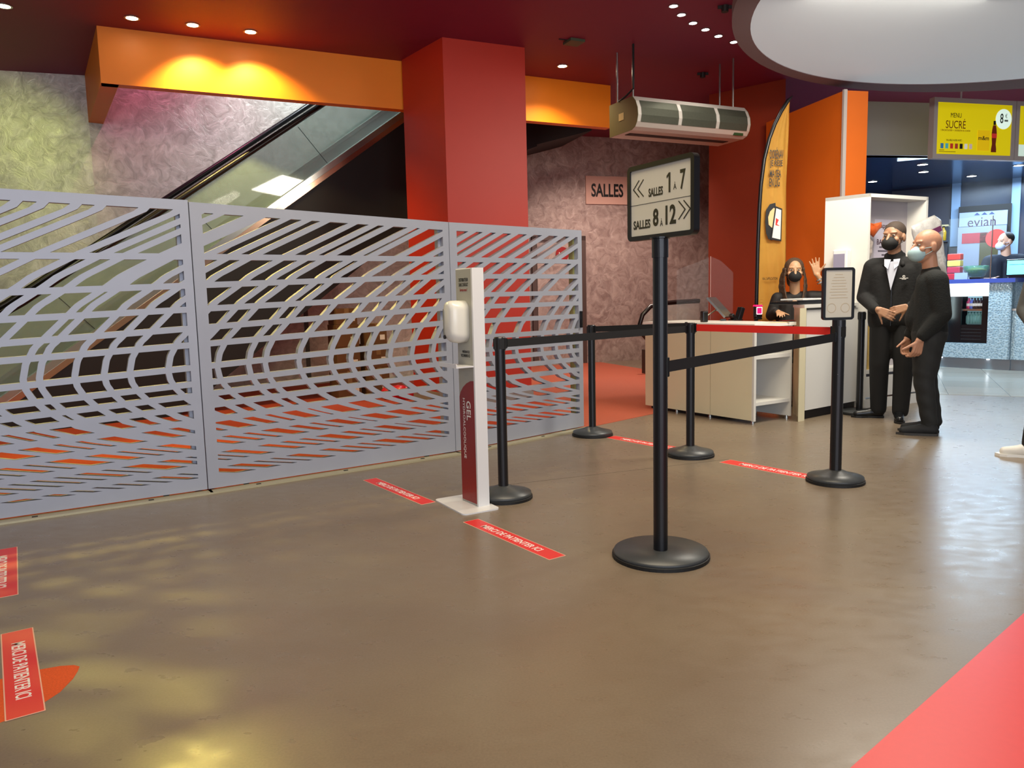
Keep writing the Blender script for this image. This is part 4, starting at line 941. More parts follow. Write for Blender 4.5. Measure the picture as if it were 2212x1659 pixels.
for r_ in range(2):
    zb_ = (zw0+.012, zsh)[r_]; hh = (zsh-zw0-.06 if r_ == 0 else ZF1-zsh-.03)
    for k in range(6):
        xx = w0+.05+k*(w1-w0-.06)/5.5; pz = bm_ @ Vector((xx, zb_, -.30))
        if r_ == 0: lb = ['teal capped water bottle, leftmost on the lower fridge shelf', 'teal capped water bottle second from left on the lower fridge shelf', 'teal capped water bottle third from left on the lower fridge shelf', 'teal capped water bottle third from right on the lower fridge shelf', 'teal capped water bottle second from right on the lower fridge shelf', 'teal capped water bottle, rightmost on the lower fridge shelf'][k]
        else: lb = ['pink topped bottle, leftmost on the upper fridge shelf', 'blue labelled bottle second from left on the upper fridge shelf', 'dark cola bottle third from left on the upper fridge shelf', 'dark cola bottle third from right on the upper fridge shelf', 'dark cola bottle second from right on the upper fridge shelf', 'dark cola bottle, rightmost on the upper fridge shelf'][k]
        t = thing('drink_bottle', lb, 'bottle', pz, 0, 'bottles in the bar fridge')
        bottle(t, Matrix.Translation(pz), hh, .034, caps if r_ == 0 else (pinkl if k == 0 else cola), MAT['bottle'] if r_ == 0 else (pinkl if k == 0 else M('blue_drink', '#5c6cc0', .3) if k == 1 else cola), None if r_ == 0 else lab1)
lt = thing('light_tube', 'bright vertical light tube at the left side of the bar fridge', 'light', bm_ @ Vector((bx(2036), ZF0, .01)))
obj('tube', tube(BM(), [(bx(2036), bz(690), .02), (bx(2036), ZF1, .02)], .018, 10, bm_), MAT['tube'], lt)
obj('holder', box(BM(), bm_, bx(2036)-.03, bx(2036)+.03, bz(704), bz(690), 0.001, .04, .004), MAT['whitemetal'], lt)
# things on the bar
def onb(px, dz=-.2): return bm_ @ Vector((bx(px), ZT, dz))
p = onb(2178, -.25)
t = thing('till_screen', 'cyan lit till screen standing on the right of the bar worktop', 'screen', p)
xs_ = bx(2178); obj('casing', box(BM(), bm_, xs_-.15, xs_+.15, ZT+.03, ZT+.27, -.27, -.24, .006), MAT['bpla'], t)
obj('display', box(BM(), bm_, xs_-.135, xs_+.135, ZT+.05, ZT+.25, -.24, -.236), MAT['cyan'], t); obj('stand', box(BM(), bm_, xs_-.1, xs_+.1, ZT, ZT+.03, -.34, -.2), MAT['bpla'], t)
obj('display_line', box(BM(), bm_, xs_-.11, xs_+.10, ZT+.19, ZT+.196, -.236, -.234), M('blue_line', '#2a78a8', .4), t)
p = onb(2085, -.3); xs_ = bx(2085)
t = thing('glass_bowl', 'green tinted glass bowl of sweets on the bar worktop', 'bowl', p)
obj('bowl', lathe(BM(), Matrix.Translation(p), [(.05, 0), (.13, .06), (.17, .16), (.165, .20), (.155, .20), (.12, .08), (.04, .02)], 24), M('green_glass', '#3c8068', .05, alpha=.55), t, smooth=True)
obj('contents', lathe(BM(), Matrix.Translation(p), [(.04, .03), (.12, .09), (.14, .14), (.05, .17)], 18), M('lime_sweets', '#8fb030', .5, nscale=40, namt=.4, bump=1), t)
p = onb(2060, -.15)
t = thing('card_reader', 'small grey card reader on the bar worktop in front of the bowl', 'card reader', onb(2102, -.05))
obj('body', box(BM(), Matrix.Translation(onb(2102, -.05)) @ Matrix.Rotation(-.9, 4, 'Z'), -.08, .08, -.05, .05, 0, .03, .006), MAT['bpla'], t)
t = thing('snack_display', 'stack of red and yellow snack packs at the left end of the bar', 'snack display', onb(2036, -.35))
for k, c in enumerate(('#c8102c', '#c02848', '#e0c060', '#d83020')):
    obj('snack_pack', box(BM(), bm_, bx(2036)-.09, bx(2036)+.10, ZT+.002+.10*k, ZT+.095+.10*k, -.4, -.28, .012), M('snack_%d' % k, c, .4), t)
t = thing('leaflet_holder', 'clear leaflet holder with pale blue leaflets on the bar', 'leaflet holder', onb(2062, -.12))
obj('leaflets', box(BM(), bm_, bx(2050), bx(2078), ZT+.001, ZT+.10, -.14, -.12), M('pale_blue_paper', '#a9bede', .5), t)
obj('holder', box(BM(), bm_, bx(2049), bx(2079), ZT+.001, ZT+.12, -.118, -.114), MAT['acr'], t)
t = thing('hygiene_screen', 'clear hygiene screen standing on the bar worktop before the bar worker', 'screen', onb(2100, -.02))
obj('sheet', box(BM(), bm_, bx(2040), bx(2132), ZT+.001, ZT+.9, -.03, -.025), MAT['acr'], t)
obj('edge_strip', box(BM(), bm_, bx(2132), bx(2132)+.012, ZT+.001, ZT+.9, -.034, -.02), MAT['chrome'], t)
# bar ceiling and back wall
W0, W1, W2 = F(1960, 407, 3.22), F(2054, 397, 3.22), F(2187, 387, 3.22)
wd = (W2-W0).normalized(); wA = W0-wd*4; wB = W2+wd*4
struct('ceiling_bar', prism(BM(), I4, [(5.38, 11.9), (8.6, 12.5), (12.5, 10.5), (wB.x, wB.y), (wA.x, wA.y)], 3.22, 3.3), MAT['bluece'])
wm_ = fr3((wA.x, wA.y, 0), wd, (0, 0, 1)); LW = (wB-wA).length
struct('wall_bar', box(BM(), wm_, 0, LW, 0, 4.2, -.2, 0), MAT['navy'])
def wx(px, py=500): return pp(px, py, (wA.x, wA.y), (wB.x, wB.y))
struct('wall_column_left', box(BM(), wm_, wx(2054)[0], wx(2073)[0], wx(2060, 533)[1], 3.22, 0, .12), MAT['palecol'])
struct('wall_column_right', box(BM(), wm_, wx(2182)[0], wx(2201)[0], 0, 3.22, 0, .12), MAT['palecol'])
struct('wall_panel', box(BM(), wm_, wx(1960)[0]-.3, wx(2052)[0], wx(2000, 488)[1], 3.18, 0, .05), M('dark_grey_panel', '#35384a', .35))
ev = thing('drinks_vending_fridge', 'tall silver drinks fridge with a mountain water header behind the bar', 'fridge', wm_ @ Vector((wx(2125)[0], 0, .3)))
e0, e1 = wx(2074)[0], wx(2176)[0]; zt_ = wx(2120, 460)[1]; zh = wx(2120, 490)[1]
obj('surround', box(BM(), wm_, e0-.02, e1+.06, 0, wx(2120, 446)[1], .0, .25), M('black_surround', '#08080a', .4), ev)
obj('header_sign', box(BM(), wm_, e0, e1, zh, zt_, .25, .32), M('header_blue', '#97a8d0', .4, emit=.15), ev)
text('lettering', 'evian', off(wm_, (e0+e1)/2-.02, (zh+zt_)/2-.06, .321), .46, .17, M('evian_ink', '#3c1a34', .4), ev, .0)
b_ = BM()
for k in range(3): prism(b_, off(wm_, (e0+e1)/2-.1+.12*k, (zh+zt_)/2+.07, .321), [(-.05, 0), (.05, 0), (0, .05)], 0, .002)
obj('emblem', b_, M('mountain_ink', '#43507c', .4), ev)
obj('body', box(BM(), wm_, e0, e1, .1, zh-.02, .25, .50), M('pale_fridge', '#8f9bb0', .35), ev)
zmid = wx(2120, 525)[1]
obj('product_window', box(BM(), wm_, e1-.42, e1-.12, 1.0, zh-.14, .50, .505), M('dark_window', '#4c4a2c', .2), ev)
obj('product_panel', box(BM(), wm_, e0+.07, e0+.48, zmid-.02, zh-.14, .50, .505), M('red_product_panel', '#b02838', .4, nscale=5, namt=.3), ev)
b_ = BM(); lathe(b_, wm_ @ Matrix.Translation((e1-.16, zmid+.05, .505)), [(.17, 0), (.17, .006)], 24)
obj('round_badge', b_, M('badge_red', '#e04038', .4), ev)
shv = thing('back_shelf', 'dark back shelf with gold lit bottles left of the pale column', 'shelf', wm_ @ Vector((wx(2035)[0], 0, .3)))
obj('carcass', box(BM(), wm_, wx(2010)[0], wx(2052)[0], 0, wx(2040, 492)[1], .06, .35), M('dark_shelf', '#202633', .4), shv)
obj('trim', box(BM(), wm_, wx(2010)[0], wx(2052)[0], wx(2040, 492)[1], wx(2040, 488)[1], .0, .37), M('cream_trim', '#c9b98c', .4), shv)
for k in range(3):
    q = wm_ @ Vector((wx(2024+9*k)[0], wx(2040, 522)[1], .36)); lb = ['gold bottle, leftmost on the back shelf', 'gold bottle in the middle of the back shelf', 'gold bottle, rightmost on the back shelf'][k]
    t = thing('shelf_bottle', lb, 'bottle', q, 0, 'gold bottles on the back shelf'); bottle(t, Matrix.Translation(q), .28, .05, MAT['bpla'], M('gold_bottle', '#c09a2c', .25))
obj('shelf_board', box(BM(), wm_, wx(2010)[0], wx(2052)[0], wx(2040, 522)[1]-.03, wx(2040, 522)[1], .35, .45), M('dark_shelf', '#202633', .4), shv)
# menu screens
MA, MB_ = F(2018, 213, 3.73), F(2197, 222, 3.73)
mdir = (MB_-MA); mdir.z = 0; mdir.normalize(); mm = fr3((MA.x, MA.y, 2.95), mdir, (0, 0, 1)); MW = (MB_-MA).length-.02; MH = .80
sc1 = thing('menu_screen', 'lit yellow menu screen reading MENU SUCRÉ 8 €, hanging above the bar', 'menu screen', MA)
obj('frame', ring(BM(), mm, [(0, 0), (MW, 0), (MW, MH), (0, MH)], [(.06, .06), (MW-.06, .06), (MW-.06, MH-.06), (.06, MH-.06)], -.08, .01), MAT['frame'], sc1)
obj('display', box(BM(), mm, .055, MW-.055, .055, MH-.055, -.06, 0), MAT['screen'], sc1)
mm1 = off(mm, 0, 0, .001); sx = MW/1.33
text('lettering', 'MENU', off(mm1, MW*.27, MH*.72), MW*.13, .062, K, sc1, .0)
text('lettering', 'SUCRÉ', off(mm1, MW*.27, MH*.585), MW*.24, .13, M('brown_ink', '#7a2408', .5), sc1, .0)
text('lettering', '1 ENCAS SUCRÉ + 1 BOISSON AU CHOIX', off(mm1, MW*.27, MH*.475), MW*.36, .028, M('brown_ink', '#7a2408', .5), sc1, .01)
text('lettering', 'VALABLE AUSSI AVEC :', off(mm1, MW*.26, MH*.31), MW*.2, .026, K, sc1, .01)
b_ = BM(); box(b_, mm1, MW*.08, MW*.28, MH*.115, MH*.122, 0, .001); box(b_, mm1, MW*.08, MW*.14, MH*.14, MH*.147, 0, .001); obj('small_print', b_, K, sc1)
for k, c in enumerate(('#3878a8', '#50b0b8', '#c03020', '#a83828', '#181410', '#e8e8e0', '#d8c0b8')):
    obj('pictured_pack', box(BM(), mm1, MW*(.095+.058*k), MW*(.13+.058*k), MH*.17, MH*.255, 0, .002), M('pack_%d' % k, c, .5, emit=.3), sc1)
obj('price_disc', lathe(BM(), mm1 @ Matrix.Translation((MW*.855, MH*.69, 0)), [(.135, 0), (.135, .002)], 32), M('price_white', '#dff5e6', .4, emit=.7), sc1)
text('lettering', '8', off(mm1, MW*.83, MH*.70, .003), .055, .13, K, sc1, .01); text('lettering', '€', off(mm1, MW*.885, MH*.745, .003), .035, .055, K, sc1, .0)
obj('price_print', box(BM(), mm1, MW*.865, MW*.91, MH*.65, MH*.68, .002, .003), M('grey_print2', '#7c8a7c', .4), sc1)
obj('pictured_bag', box(BM(), mm1, MW*.54, MW*.69, MH*.15, MH*.49, 0, .003), M('bag_yellow', '#e0b800', .5, emit=.5), sc1)
text('lettering', 'm&m', off(mm1, MW*.615, MH*.36, .004), MW*.13, .055, K, sc1, .012)
bt = [(-.5, 0), (.5, 0), (.5, .12), (.36, .3), (.44, .5), (.5, .68), (.42, .84), (.28, 1), (-.28, 1), (-.42, .84), (-.5, .68), (-.44, .5), (-.36, .3), (-.5, .12)]
obj('pictured_bottle', prism(BM(), off(mm1, MW*.745, MH*.13), [(x*.085, y*.36) for x, y in bt], 0, .003), M('bottle_brown', '#6a2408', .4, emit=.3), sc1)
obj('pictured_bottle', prism(BM(), off(mm1, MW*.745, MH*.13), [(-.02, .365), (.02, .365), (.018, .42), (-.018, .42)], 0, .003), K, sc1)
obj('pictured_label', prism(BM(), off(mm1, MW*.745, MH*.13), [(-.042, .19), (.042, .19), (.042, .25), (-.042, .25)], .003, .004), M('label_red', '#c83028', .4, emit=.4), sc1)
obj('hanging_rod', tube(BM(), [(MW*.35, MH, -.04), (MW*.35, 1.05, -.04)], .012, 8, mm), MAT['whitemetal'], sc1)
sc2 = thing('menu_screen', 'second lit yellow menu screen cut by the right edge', 'menu screen', MA+mdir*(MW+.01))
m2 = off(mm, MW+.012, 0)
obj('frame', ring(BM(), m2, [(0, 0), (MW, 0), (MW, MH), (0, MH)], [(.06, .06), (MW-.06, .06), (MW-.06, MH-.06), (.06, MH-.06)], -.08, .01), MAT['frame'], sc2)
obj('display', box(BM(), m2, .055, MW-.055, .22, MH-.055, -.06, 0), MAT['screen'], sc2)
obj('display_strip', box(BM(), m2, .055, MW-.055, .055, .22, -.06, 0), M('strip_white', '#cfe6d6', .4, emit=.6), sc2)
obj('hanging_rod', tube(BM(), [(MW*.5, MH, -.04), (MW*.5, 1.05, -.04)], .012, 8, m2), MAT['whitemetal'], sc2)
for i, (x, y) in enumerate([(1993, 355), (1995, 371), (2099, 380), (2201, 357), (1885, 392)]):
    p = F(x, y, 3.22); t = thing('bar_ceiling_light', ['bright spotlight in the blue bar ceiling below the left side of the menu screen', 'dimmer spotlight just below the bright one in the blue bar ceiling', 'spotlight in the blue bar ceiling nearest the back fridge', 'spotlight in the blue bar ceiling at the right edge', 'spotlight in the blue bar ceiling above the white cabinet'][i], 'ceiling light', p, 0, 'spotlights in the blue bar ceiling')
    obj('bulb', lathe(BM(), WM[t.name], [(.075, -.006), (.07, 0)], 20), MAT['lampw'], t)
    obj('trim_ring', ring(BM(), WM[t.name], [(.095*math.cos(a), .095*math.sin(a)) for a in np.linspace(0, 6.283, 25)[:-1]], [(.075*math.cos(a), .075*math.sin(a)) for a in np.linspace(0, 6.283, 25)[:-1]], -.008, 0), MAT['chrome'], t)
p = F(1950, 422, 2.75)

# ================================================================== PEOPLE
def cap(bm, p0, p1, r0, r1, seg=14, fx_=1, fy_=1, up=None):
    p0 = Vector(p0); p1 = Vector(p1); t = (p1-p0); L = t.length
    if L < 1e-5: t = Vector((0, 0, 1)); L = 1e-5
    t.normalize(); a = Vector(up) if up else (Vector((0, 1, 0)) if abs(t.y) < .9 else Vector((1, 0, 0)))
    u = (a-t*a.dot(t)).normalized(); v = t.cross(u); rings = []
    st_ = []
    for k in range(5): 
        an = math.pi/2*(1-k/5); st_.append((-math.sin(an)*r0, math.cos(an)*r0))
    st_ += [(0, r0), (L, r1)]
    for k in range(1, 6):
        an = math.pi/2*k/5; st_.append((L+math.sin(an)*r1, max(math.cos(an)*r1, r1*.05)))
    st_[0] = (st_[0][0], r0*.05)
    for d_, r_ in st_:
        c = p0+t*d_; rings.append([bm.verts.new(c+u*math.cos(2*math.pi*k/seg)*r_*fy_+v*math.sin(2*math.pi*k/seg)*r_*fx_) for k in range(seg)])
    for a_, b__ in zip(rings, rings[1:]):
        for k in range(seg): bm.faces.new((a_[k], a_[(k+1) % seg], b__[(k+1) % seg], b__[k]))
    bm.faces.new(rings[0][::-1]); bm.faces.new(rings[-1])
def ell(bm, c, r, rot=None):
    m_ = Matrix.Translation(Vector(c)) @ (rot if rot else I4) @ Matrix.Diagonal((r[0], r[1], r[2], 1)); bmesh.ops.create_icosphere(bm, subdivisions=3, radius=1, matrix=m_)
def chain(bm, pts, rs, **k):
    for i in range(len(pts)-1): cap(bm, pts[i], pts[i+1], rs[i], rs[i+1], **k)
def fuse(bm, voxel, smooth=6):
    me = bpy.data.meshes.new('tmp'); bmesh.ops.recalc_face_normals(bm, faces=bm.faces[:]); bm.to_mesh(me); bm.free(); o = bpy.data.objects.new('tmp', me); COL.objects.link(o)
    r = o.modifiers.new('r', 'REMESH'); r.mode = 'VOXEL'; r.voxel_size = voxel; r.use_smooth_shade = True
    s_ = o.modifiers.new('s', 'SMOOTH'); s_.factor = .5; s_.iterations = smooth
    dg = bpy.context.evaluated_depsgraph_get(); me2 = bpy.data.meshes.new_from_object(o.evaluated_get(dg)); bpy.data.objects.remove(o); bpy.data.meshes.remove(me)
    for p_ in me2.polygons: p_.use_smooth = True
    return me2
def hand(bm, w_, d, nrm, s=1, curl=.3, spread=.12, thumb=1):
    """w_ wrist, d finger direction, nrm palm normal (fingers curl toward it)"""
    w_ = Vector(w_); d = Vector(d).normalized(); n = Vector(nrm); n = (n-d*n.dot(d)).normalized(); sd = d.cross(n)*thumb
    for k in range(4): 
        o_ = (k-1.5)*.019*s; cap(bm, w_+d*.008+sd*o_*.7, w_+d*.088*s+sd*o_, .013*s, .0115*s, 8)
    for k, Lf in enumerate((.072, .080, .074, .058)):
        o_ = (1.5-k)*.0205*s; a = spread*(1.5-k); p_ = w_+d*.09*s+sd*o_; dd_ = (d*math.cos(a)+sd*math.sin(a)).normalized(); ang = 0
        segs = (.45, .32, .23)
        for q_, r0, r1 in zip(segs, (.0095, .0088, .008), (.0088, .008, .0068)):
            ang += curl*(1.0+.15*k); v_ = dd_*math.cos(ang)+n*math.sin(ang); p2 = p_+v_*Lf*q_*s; cap(bm, p_, p2, r0*s, r1*s, 8); p_ = p2
    p_ = w_+d*.025*s+sd*.022*s
    for q_, (r0, r1) in zip((.038, .032, .026), ((.014, .0115), (.0105, .0095), (.0095, .0075))):
        v_ = (d*.62+sd*.72+n*.25); p2 = p_+v_.normalized()*q_*s; cap(bm, p_, p2, r0*s, r1*s, 8); p_ = p2; 
def head(bm, c, f, s=1):
    """c head centre, f facing dir"""
    f = Vector(f).normalized(); up = Vector((0, 0, 1)); sd = f.cross(up).normalized(); up = sd.cross(f)
    R_ = Matrix((sd, f, up)).transposed().to_4x4(); c = Vector(c)
    def L(x, y, z): return c+(sd*x+f*y+up*z)*s
    ell(bm, L(0, -.012, .025), (.076*s, .094*s, .092*s), R_)
    ell(bm, L(0, .022, -.045), (.060*s, .070*s, .072*s), R_)
    ell(bm, L(0, .045, -.088), (.032*s, .032*s, .026*s), R_)
    cap(bm, L(0, .088, .012), L(0, .110, -.028), .010*s, .016*s, 8)
    for x in (-1, 1):
        ell(bm, L(x*.016, .098, -.034), (.010*s, .010*s, .008*s), R_)
        ell(bm, L(x*.079, -.008, -.012), (.010*s, .022*s, .034*s), R_)
        ell(bm, L(x*.045, .060, -.022), (.024*s, .022*s, .022*s), R_)
        cap(bm, L(x*.018, .080, .033), L(x*.050, .066, .034), .008*s, .007*s, 8)
    ell(bm, L(0, .088, -.062), (.026*s, .011*s, .007*s), R_); ell(bm, L(0, .086, -.074), (.022*s, .012*s, .008*s), R_)
    return L, R_
def eyes(L, R_, root, s=1):
    b = BM(); q = BM()
    for x in (-1, 1):
        ell(b, L(x*.033, .072, .012), (.012*s, .010*s, .0065*s), R_); ell(q, L(x*.033, .0805, .012), (.0055*s, .003*s, .0055*s), R_)
    obj('eyes', b, MAT['eye'], root, smooth=True); obj('pupils', q, MAT['ink'], root, smooth=True)
def mask(L, R_, root, mat, s=1):
    b = BM(); ell(b, L(0, .066, -.050), (.062*s, .066*s, .056*s), R_); ell(b, L(0, .10, -.030), (.024*s, .022*s, .022*s), R_)
    for x in (-1, 1): tube(b, [L(x*.050, .075, -.020), L(x*.078, .02, -.012), L(x*.084, -.010, -.012)], .0022*s, 6); tube(b, [L(x*.050, .065, -.075), L(x*.076, .015, -.045), L(x*.084, -.012, -.025)], .0022*s, 6)
    obj('face_mask', b, mat, root, smooth=True)
def placed(m_, *ps): return [m_ @ Vector(p_) for p_ in ps]

def person(px, py, label, scale=1.0):
    base = F(px, py); az = math.atan2(base.x, base.y)
    root = thing('person', label, 'person', base, -az); return root, WM[root.name] @ Matrix.Scale(scale, 4)
def shoes(root, m_, foots, L_=.27, mat=None, sole=None, w_=.045):
    for (hx, hy), (dx, dy) in foots:      # heel position and toe direction
        d_ = Vector((dx, dy, 0)).normalized(); h = Vector((hx, hy, 0)); n = Vector((-d_.y, d_.x, 0)); b = BM()
        cap(b, m_ @ (h+d_*.03+Vector((0, 0, .05))), m_ @ (h+d_*(L_*.42)+Vector((0, 0, .052))), .044, .044, 12)
        cap(b, m_ @ (h+d_*(L_*.4)+Vector((0, 0, .048))), m_ @ (h+d_*(L_-.05)+Vector((0, 0, .036))), .044, .034, 12)
        cap(b, m_ @ (h+d_*.03+Vector((0, 0, .05))), m_ @ (h+d_*.05+Vector((0, 0, .10))), .042, .040, 12)
        me = fuse(b, .008, 4)
        for v in me.vertices: v.co.z = max(v.co.z, .012)
        so_ = obj('shoe', me, mat, root)
        b = BM(); mz = fr3(m_ @ h, m_.to_3x3() @ d_, m_.to_3x3() @ n)
        pr_ = [(-.012, 0), (.0, -.03), (.06, -.036), (.14, -.034), (.2, -.046), (.245, -.036), (L_+.004, 0), (.245, .036), (.2, .046), (.14, .034), (.06, .036), (.0, .03)]
        prism(b, mz, pr_, 0, .02); obj('sole', b, sole, so_)
def limb(m_, bm, pts, rs): chain(bm, [m_ @ Vector(p_) for p_ in pts], rs)
def nv(m_, v): return (m_.to_3x3() @ Vector(v)).normalized()

# --- man in the black jacket
root, m_ = person(1922, 905, 'person in a black fleece jacket over a pale shirt, hands joined, black face mask', 1.0)
HD = Vector((-.015, .0, 1.685)); fdir = Vector((-.42, -.9, -.05))
b = BM(); L, R_ = head(b, m_ @ HD, nv(m_, fdir), 1.14); 
cap(b, m_ @ Vector((0, .02, 1.44)), m_ @ Vector((-.01, .01, 1.62)), .062, .056)
cap(b, m_ @ Vector((0, .03, 1.0)), m_ @ Vector((0, .03, 1.40)), .08, .085)
lh, rh = Vector((-.125, -.27, 1.03)), Vector((.02, -.29, 1.04))
limb(m_, b, [(-.19, .02, 1.40), (-.25, .02, 1.14), lh], [.04, .034, .026]); limb(m_, b, [(.20, .0, 1.40), (.25, -.02, 1.13), (.12, -.24, 1.05)], [.04, .034, .026])
hand(b, m_ @ Vector((-.125, -.27, 1.03)), nv(m_, (.75, -.35, -.35)), nv(m_, (.3, .6, -.2)), 1.05, .35, .03, -1)
hand(b, m_ @ Vector((.11, -.25, 1.05)), nv(m_, (-.85, -.25, -.25)), nv(m_, (-.2, .7, -.2)), 1.05, .35, .03, 1)
limb(m_, b, [(-.08, .02, .95), (-.10, .0, .5), (-.10, .05, .10)], [.08, .055, .04]); limb(m_, b, [(.08, .02, .95), (.09, -.05, .5), (.08, -.06, .10)], [.08, .055, .04])
obj('body', fuse(b, .0065, 3), MAT['skin1'], root); eyes(L, R_, root, 1.14); mask(L, R_, root, MAT['maskk'], 1.14)
b = BM(); ell(b, L(0, -.022, .042), (.080*1.14, .096*1.14, .084*1.14), R_); me = fuse(b, .008, 1)
lo_ = (R_ @ Vector((0, 1, 0)))
obj('hair', me, MAT['hair2'], root)
b = BM()
for x in (-.09, .0, .09): cap(b, m_ @ Vector((x, .02, .92)), m_ @ Vector((x*1.3, .02, 1.36)), .135-.02*abs(x)*10*.5, .11, 16)
cap(b, m_ @ Vector((-.17, .02, 1.43)), m_ @ Vector((.17, .02, 1.43)), .075, .075)
cap(b, m_ @ Vector((0, .03, 1.40)), m_ @ Vector((0, .03, 1.51)), .10, .078)
limb(m_, b, [(-.19, .02, 1.42), (-.255, .02, 1.14), (-.15, -.235, 1.035)], [.075, .062, .048]); limb(m_, b, [(.19, .0, 1.42), (.26, -.03, 1.13), (.14, -.225, 1.05)], [.075, .062, .048])
obj('jacket', fuse(b, .012, 3), MAT['jacket'], root)
cf = nv(m_, fdir); 
b = BM(); vy = m_ @ Vector((-.03, -.085, 0)); 
ms_ = fr3(m_ @ Vector((-.03, -.116, 1.22)), nv(m_, (1, -.0, 0)), (0, -.0, 1))
prism(b, fr3(m_ @ Vector((-.025, -.125, 1.20)), nv(m_, (1, -.2, 0)), nv(m_, (0, .10, 1))), [(0, 0), (.045, .20), (.05, .26), (-.05, .26), (-.045, .20)], 0, .012)
obj('shirt_front', b, MAT['shirt'], root)
b = BM()
for sx_ in (-1, 1):
    prism(b, fr3(m_ @ Vector((-.025+sx_*.045, -.115, 1.43)), nv(m_, (1, -.2, 0)), nv(m_, (0, .45, 1))), [(-sx_*.035, .05), (sx_*.02, .055), (sx_*.012, -.012), (-sx_*.02, -.045)][::sx_], 0, .008)
obj('shirt_collar', b, MAT['shirt'], root)
b = BM()
for sx_ in (-1, 1): cap(b, m_ @ Vector((sx_*.075-.01, -.055, 1.43)), m_ @ Vector((sx_*.06, .07, 1.52)), .022, .03)
obj('jacket_collar', fuse(b, .008, 2), MAT['jacket'], root)
obj('zip', box(BM(), fr3(m_ @ Vector((-.02, -.125, .88)), nv(m_, (1, 0, 0)), (0, 0, 1)), -.003, .003, 0, .34, -.01, .008), MAT['bpla'], root)
eb = fr3(m_ @ Vector((.075, -.118, 1.305)), nv(m_, (1, .25, 0)), (0, 0, 1))
b = BM(); ring(b, eb, [(.010*math.cos(a), .018+.010*math.sin(a)) for a in np.linspace(0, 6.2, 16)], [(.006*math.cos(a), .018+.006*math.sin(a)) for a in np.linspace(0, 6.2, 16)], 0, .014); box(b, eb, -.035, .035, -.001, .004, 0, .014); box(b, eb, -.018, .018, -.010, -.006, 0, .014)
obj('chest_logo', b, MAT['winK'], root)
b = BM(); cap(b, m_ @ Vector((-.06, .02, .93)), m_ @ Vector((.06, .02, .93)), .125, .125)
limb(m_, b, [(-.085, .02, .90), (-.105, .0, .52), (-.10, .05, .09)], [.115, .088, .072]); limb(m_, b, [(.085, .02, .90), (.10, -.05, .52), (.085, -.06, .09)], [.115, .088, .072])
me = fuse(b, .012, 3)
for v in me.vertices: v.co.z = max(v.co.z, .045)
obj('trousers', me, MAT['trousers'], root)
shoes(root, m_, [((-.06, .07), (-.95, -.25)), ((.07, -.02), (.05, -1))], .28, MAT['shoe'], MAT['blackrub'])

# --- bald man in the knit sweater
root, m_ = person(1982, 936, 'bald person in a dark knit sweater and black jeans with a pale blue mask', 1.0)
HD = Vector((.015, .0, 1.555)); fdir = Vector((-.85, -.5, -.05))
b = BM(); L, R_ = head(b, m_ @ HD, nv(m_, fdir), 1.15)
cap(b, m_ @ Vector((.055, .02, 1.32)), m_ @ Vector((.035, .01, 1.48)), .062, .058)
cap(b, m_ @ Vector((.05, .02, .95)), m_ @ Vector((.06, .02, 1.26)), .08, .08)
limb(m_, b, [(.10, -.14, 1.27), (.135, -.17, 1.0), (-.01, -.20, .80)], [.042, .036, .028]); limb(m_, b, [(.03, .16, 1.27), (.02, .17, 1.0), (-.10, .02, .80)], [.042, .036, .028])
hand(b, m_ @ Vector((-.005, -.20, .80)), nv(m_, (-.22, .0, -1)), nv(m_, (-.5, .7, .2)), 1.2, .55, .02, -1)
hand(b, m_ @ Vector((-.095, .02, .80)), nv(m_, (-.25, -.1, -1)), nv(m_, (.5, -.5, .2)), 1.1, .55, .02, 1)
limb(m_, b, [(.05, -.08, .85), (.04, -.08, .48), (.09, -.06, .1)], [.08, .058, .04]); limb(m_, b, [(.05, .08, .85), (.04, .08, .48), (.11, .08, .1)], [.08, .058, .04])
obj('body', fuse(b, .0065, 3), MAT['skin2'], root); eyes(L, R_, root, 1.15); mask(L, R_, root, MAT['maskb'], 1.15)
b = BM()
for y in (-.07, .0, .07): cap(b, m_ @ Vector((.06, y+.01, .86)), m_ @ Vector((.062, y+.01, 1.24)), .135, .12, 16)
cap(b, m_ @ Vector((.085, -.12, 1.28)), m_ @ Vector((.04, .14, 1.28)), .085, .08)
cap(b, m_ @ Vector((.06, .02, 1.28)), m_ @ Vector((.055, .02, 1.335)), .11, .078)
cap(b, m_ @ Vector((-.005, .0, .96)), m_ @ Vector((.04, .0, 1.14)), .125, .12, 16)
limb(m_, b, [(.10, -.14, 1.27), (.145, -.18, 1.0), (.015, -.195, .835)], [.085, .07, .052]); limb(m_, b, [(.03, .16, 1.27), (.02, .18, 1.0), (-.08, .03, .835)], [.085, .07, .052])
obj('sweater', fuse(b, .012, 3), MAT['knit'], root)
b = BM(); cap(b, m_ @ Vector((.06, -.06, .84)), m_ @ Vector((.06, .07, .84)), .138, .138)
limb(m_, b, [(.055, -.075, .80), (.03, -.08, .47), (.085, -.06, .10)], [.128, .082, .062]); limb(m_, b, [(.06, .085, .80), (.05, .08, .47), (.12, .08, .10)], [.125, .082, .062])
me = fuse(b, .012, 2)
for v in me.vertices:
    z = v.co.z; v.co += (v.co-(m_ @ Vector((.06, 0, z)))).normalized()*.003*math.sin(z*55+v.co.x*20)*(1 if z < .55 else .2); v.co.z = max(v.co.z, .055)
obj('jeans', me, MAT['jeans'], root)
shoes(root, m_, [((.14, -.07), (-1, -.12)), ((.15, .09), (-1, .0))], .30, M('black_suede', '#141618', .75), MAT['sole'])

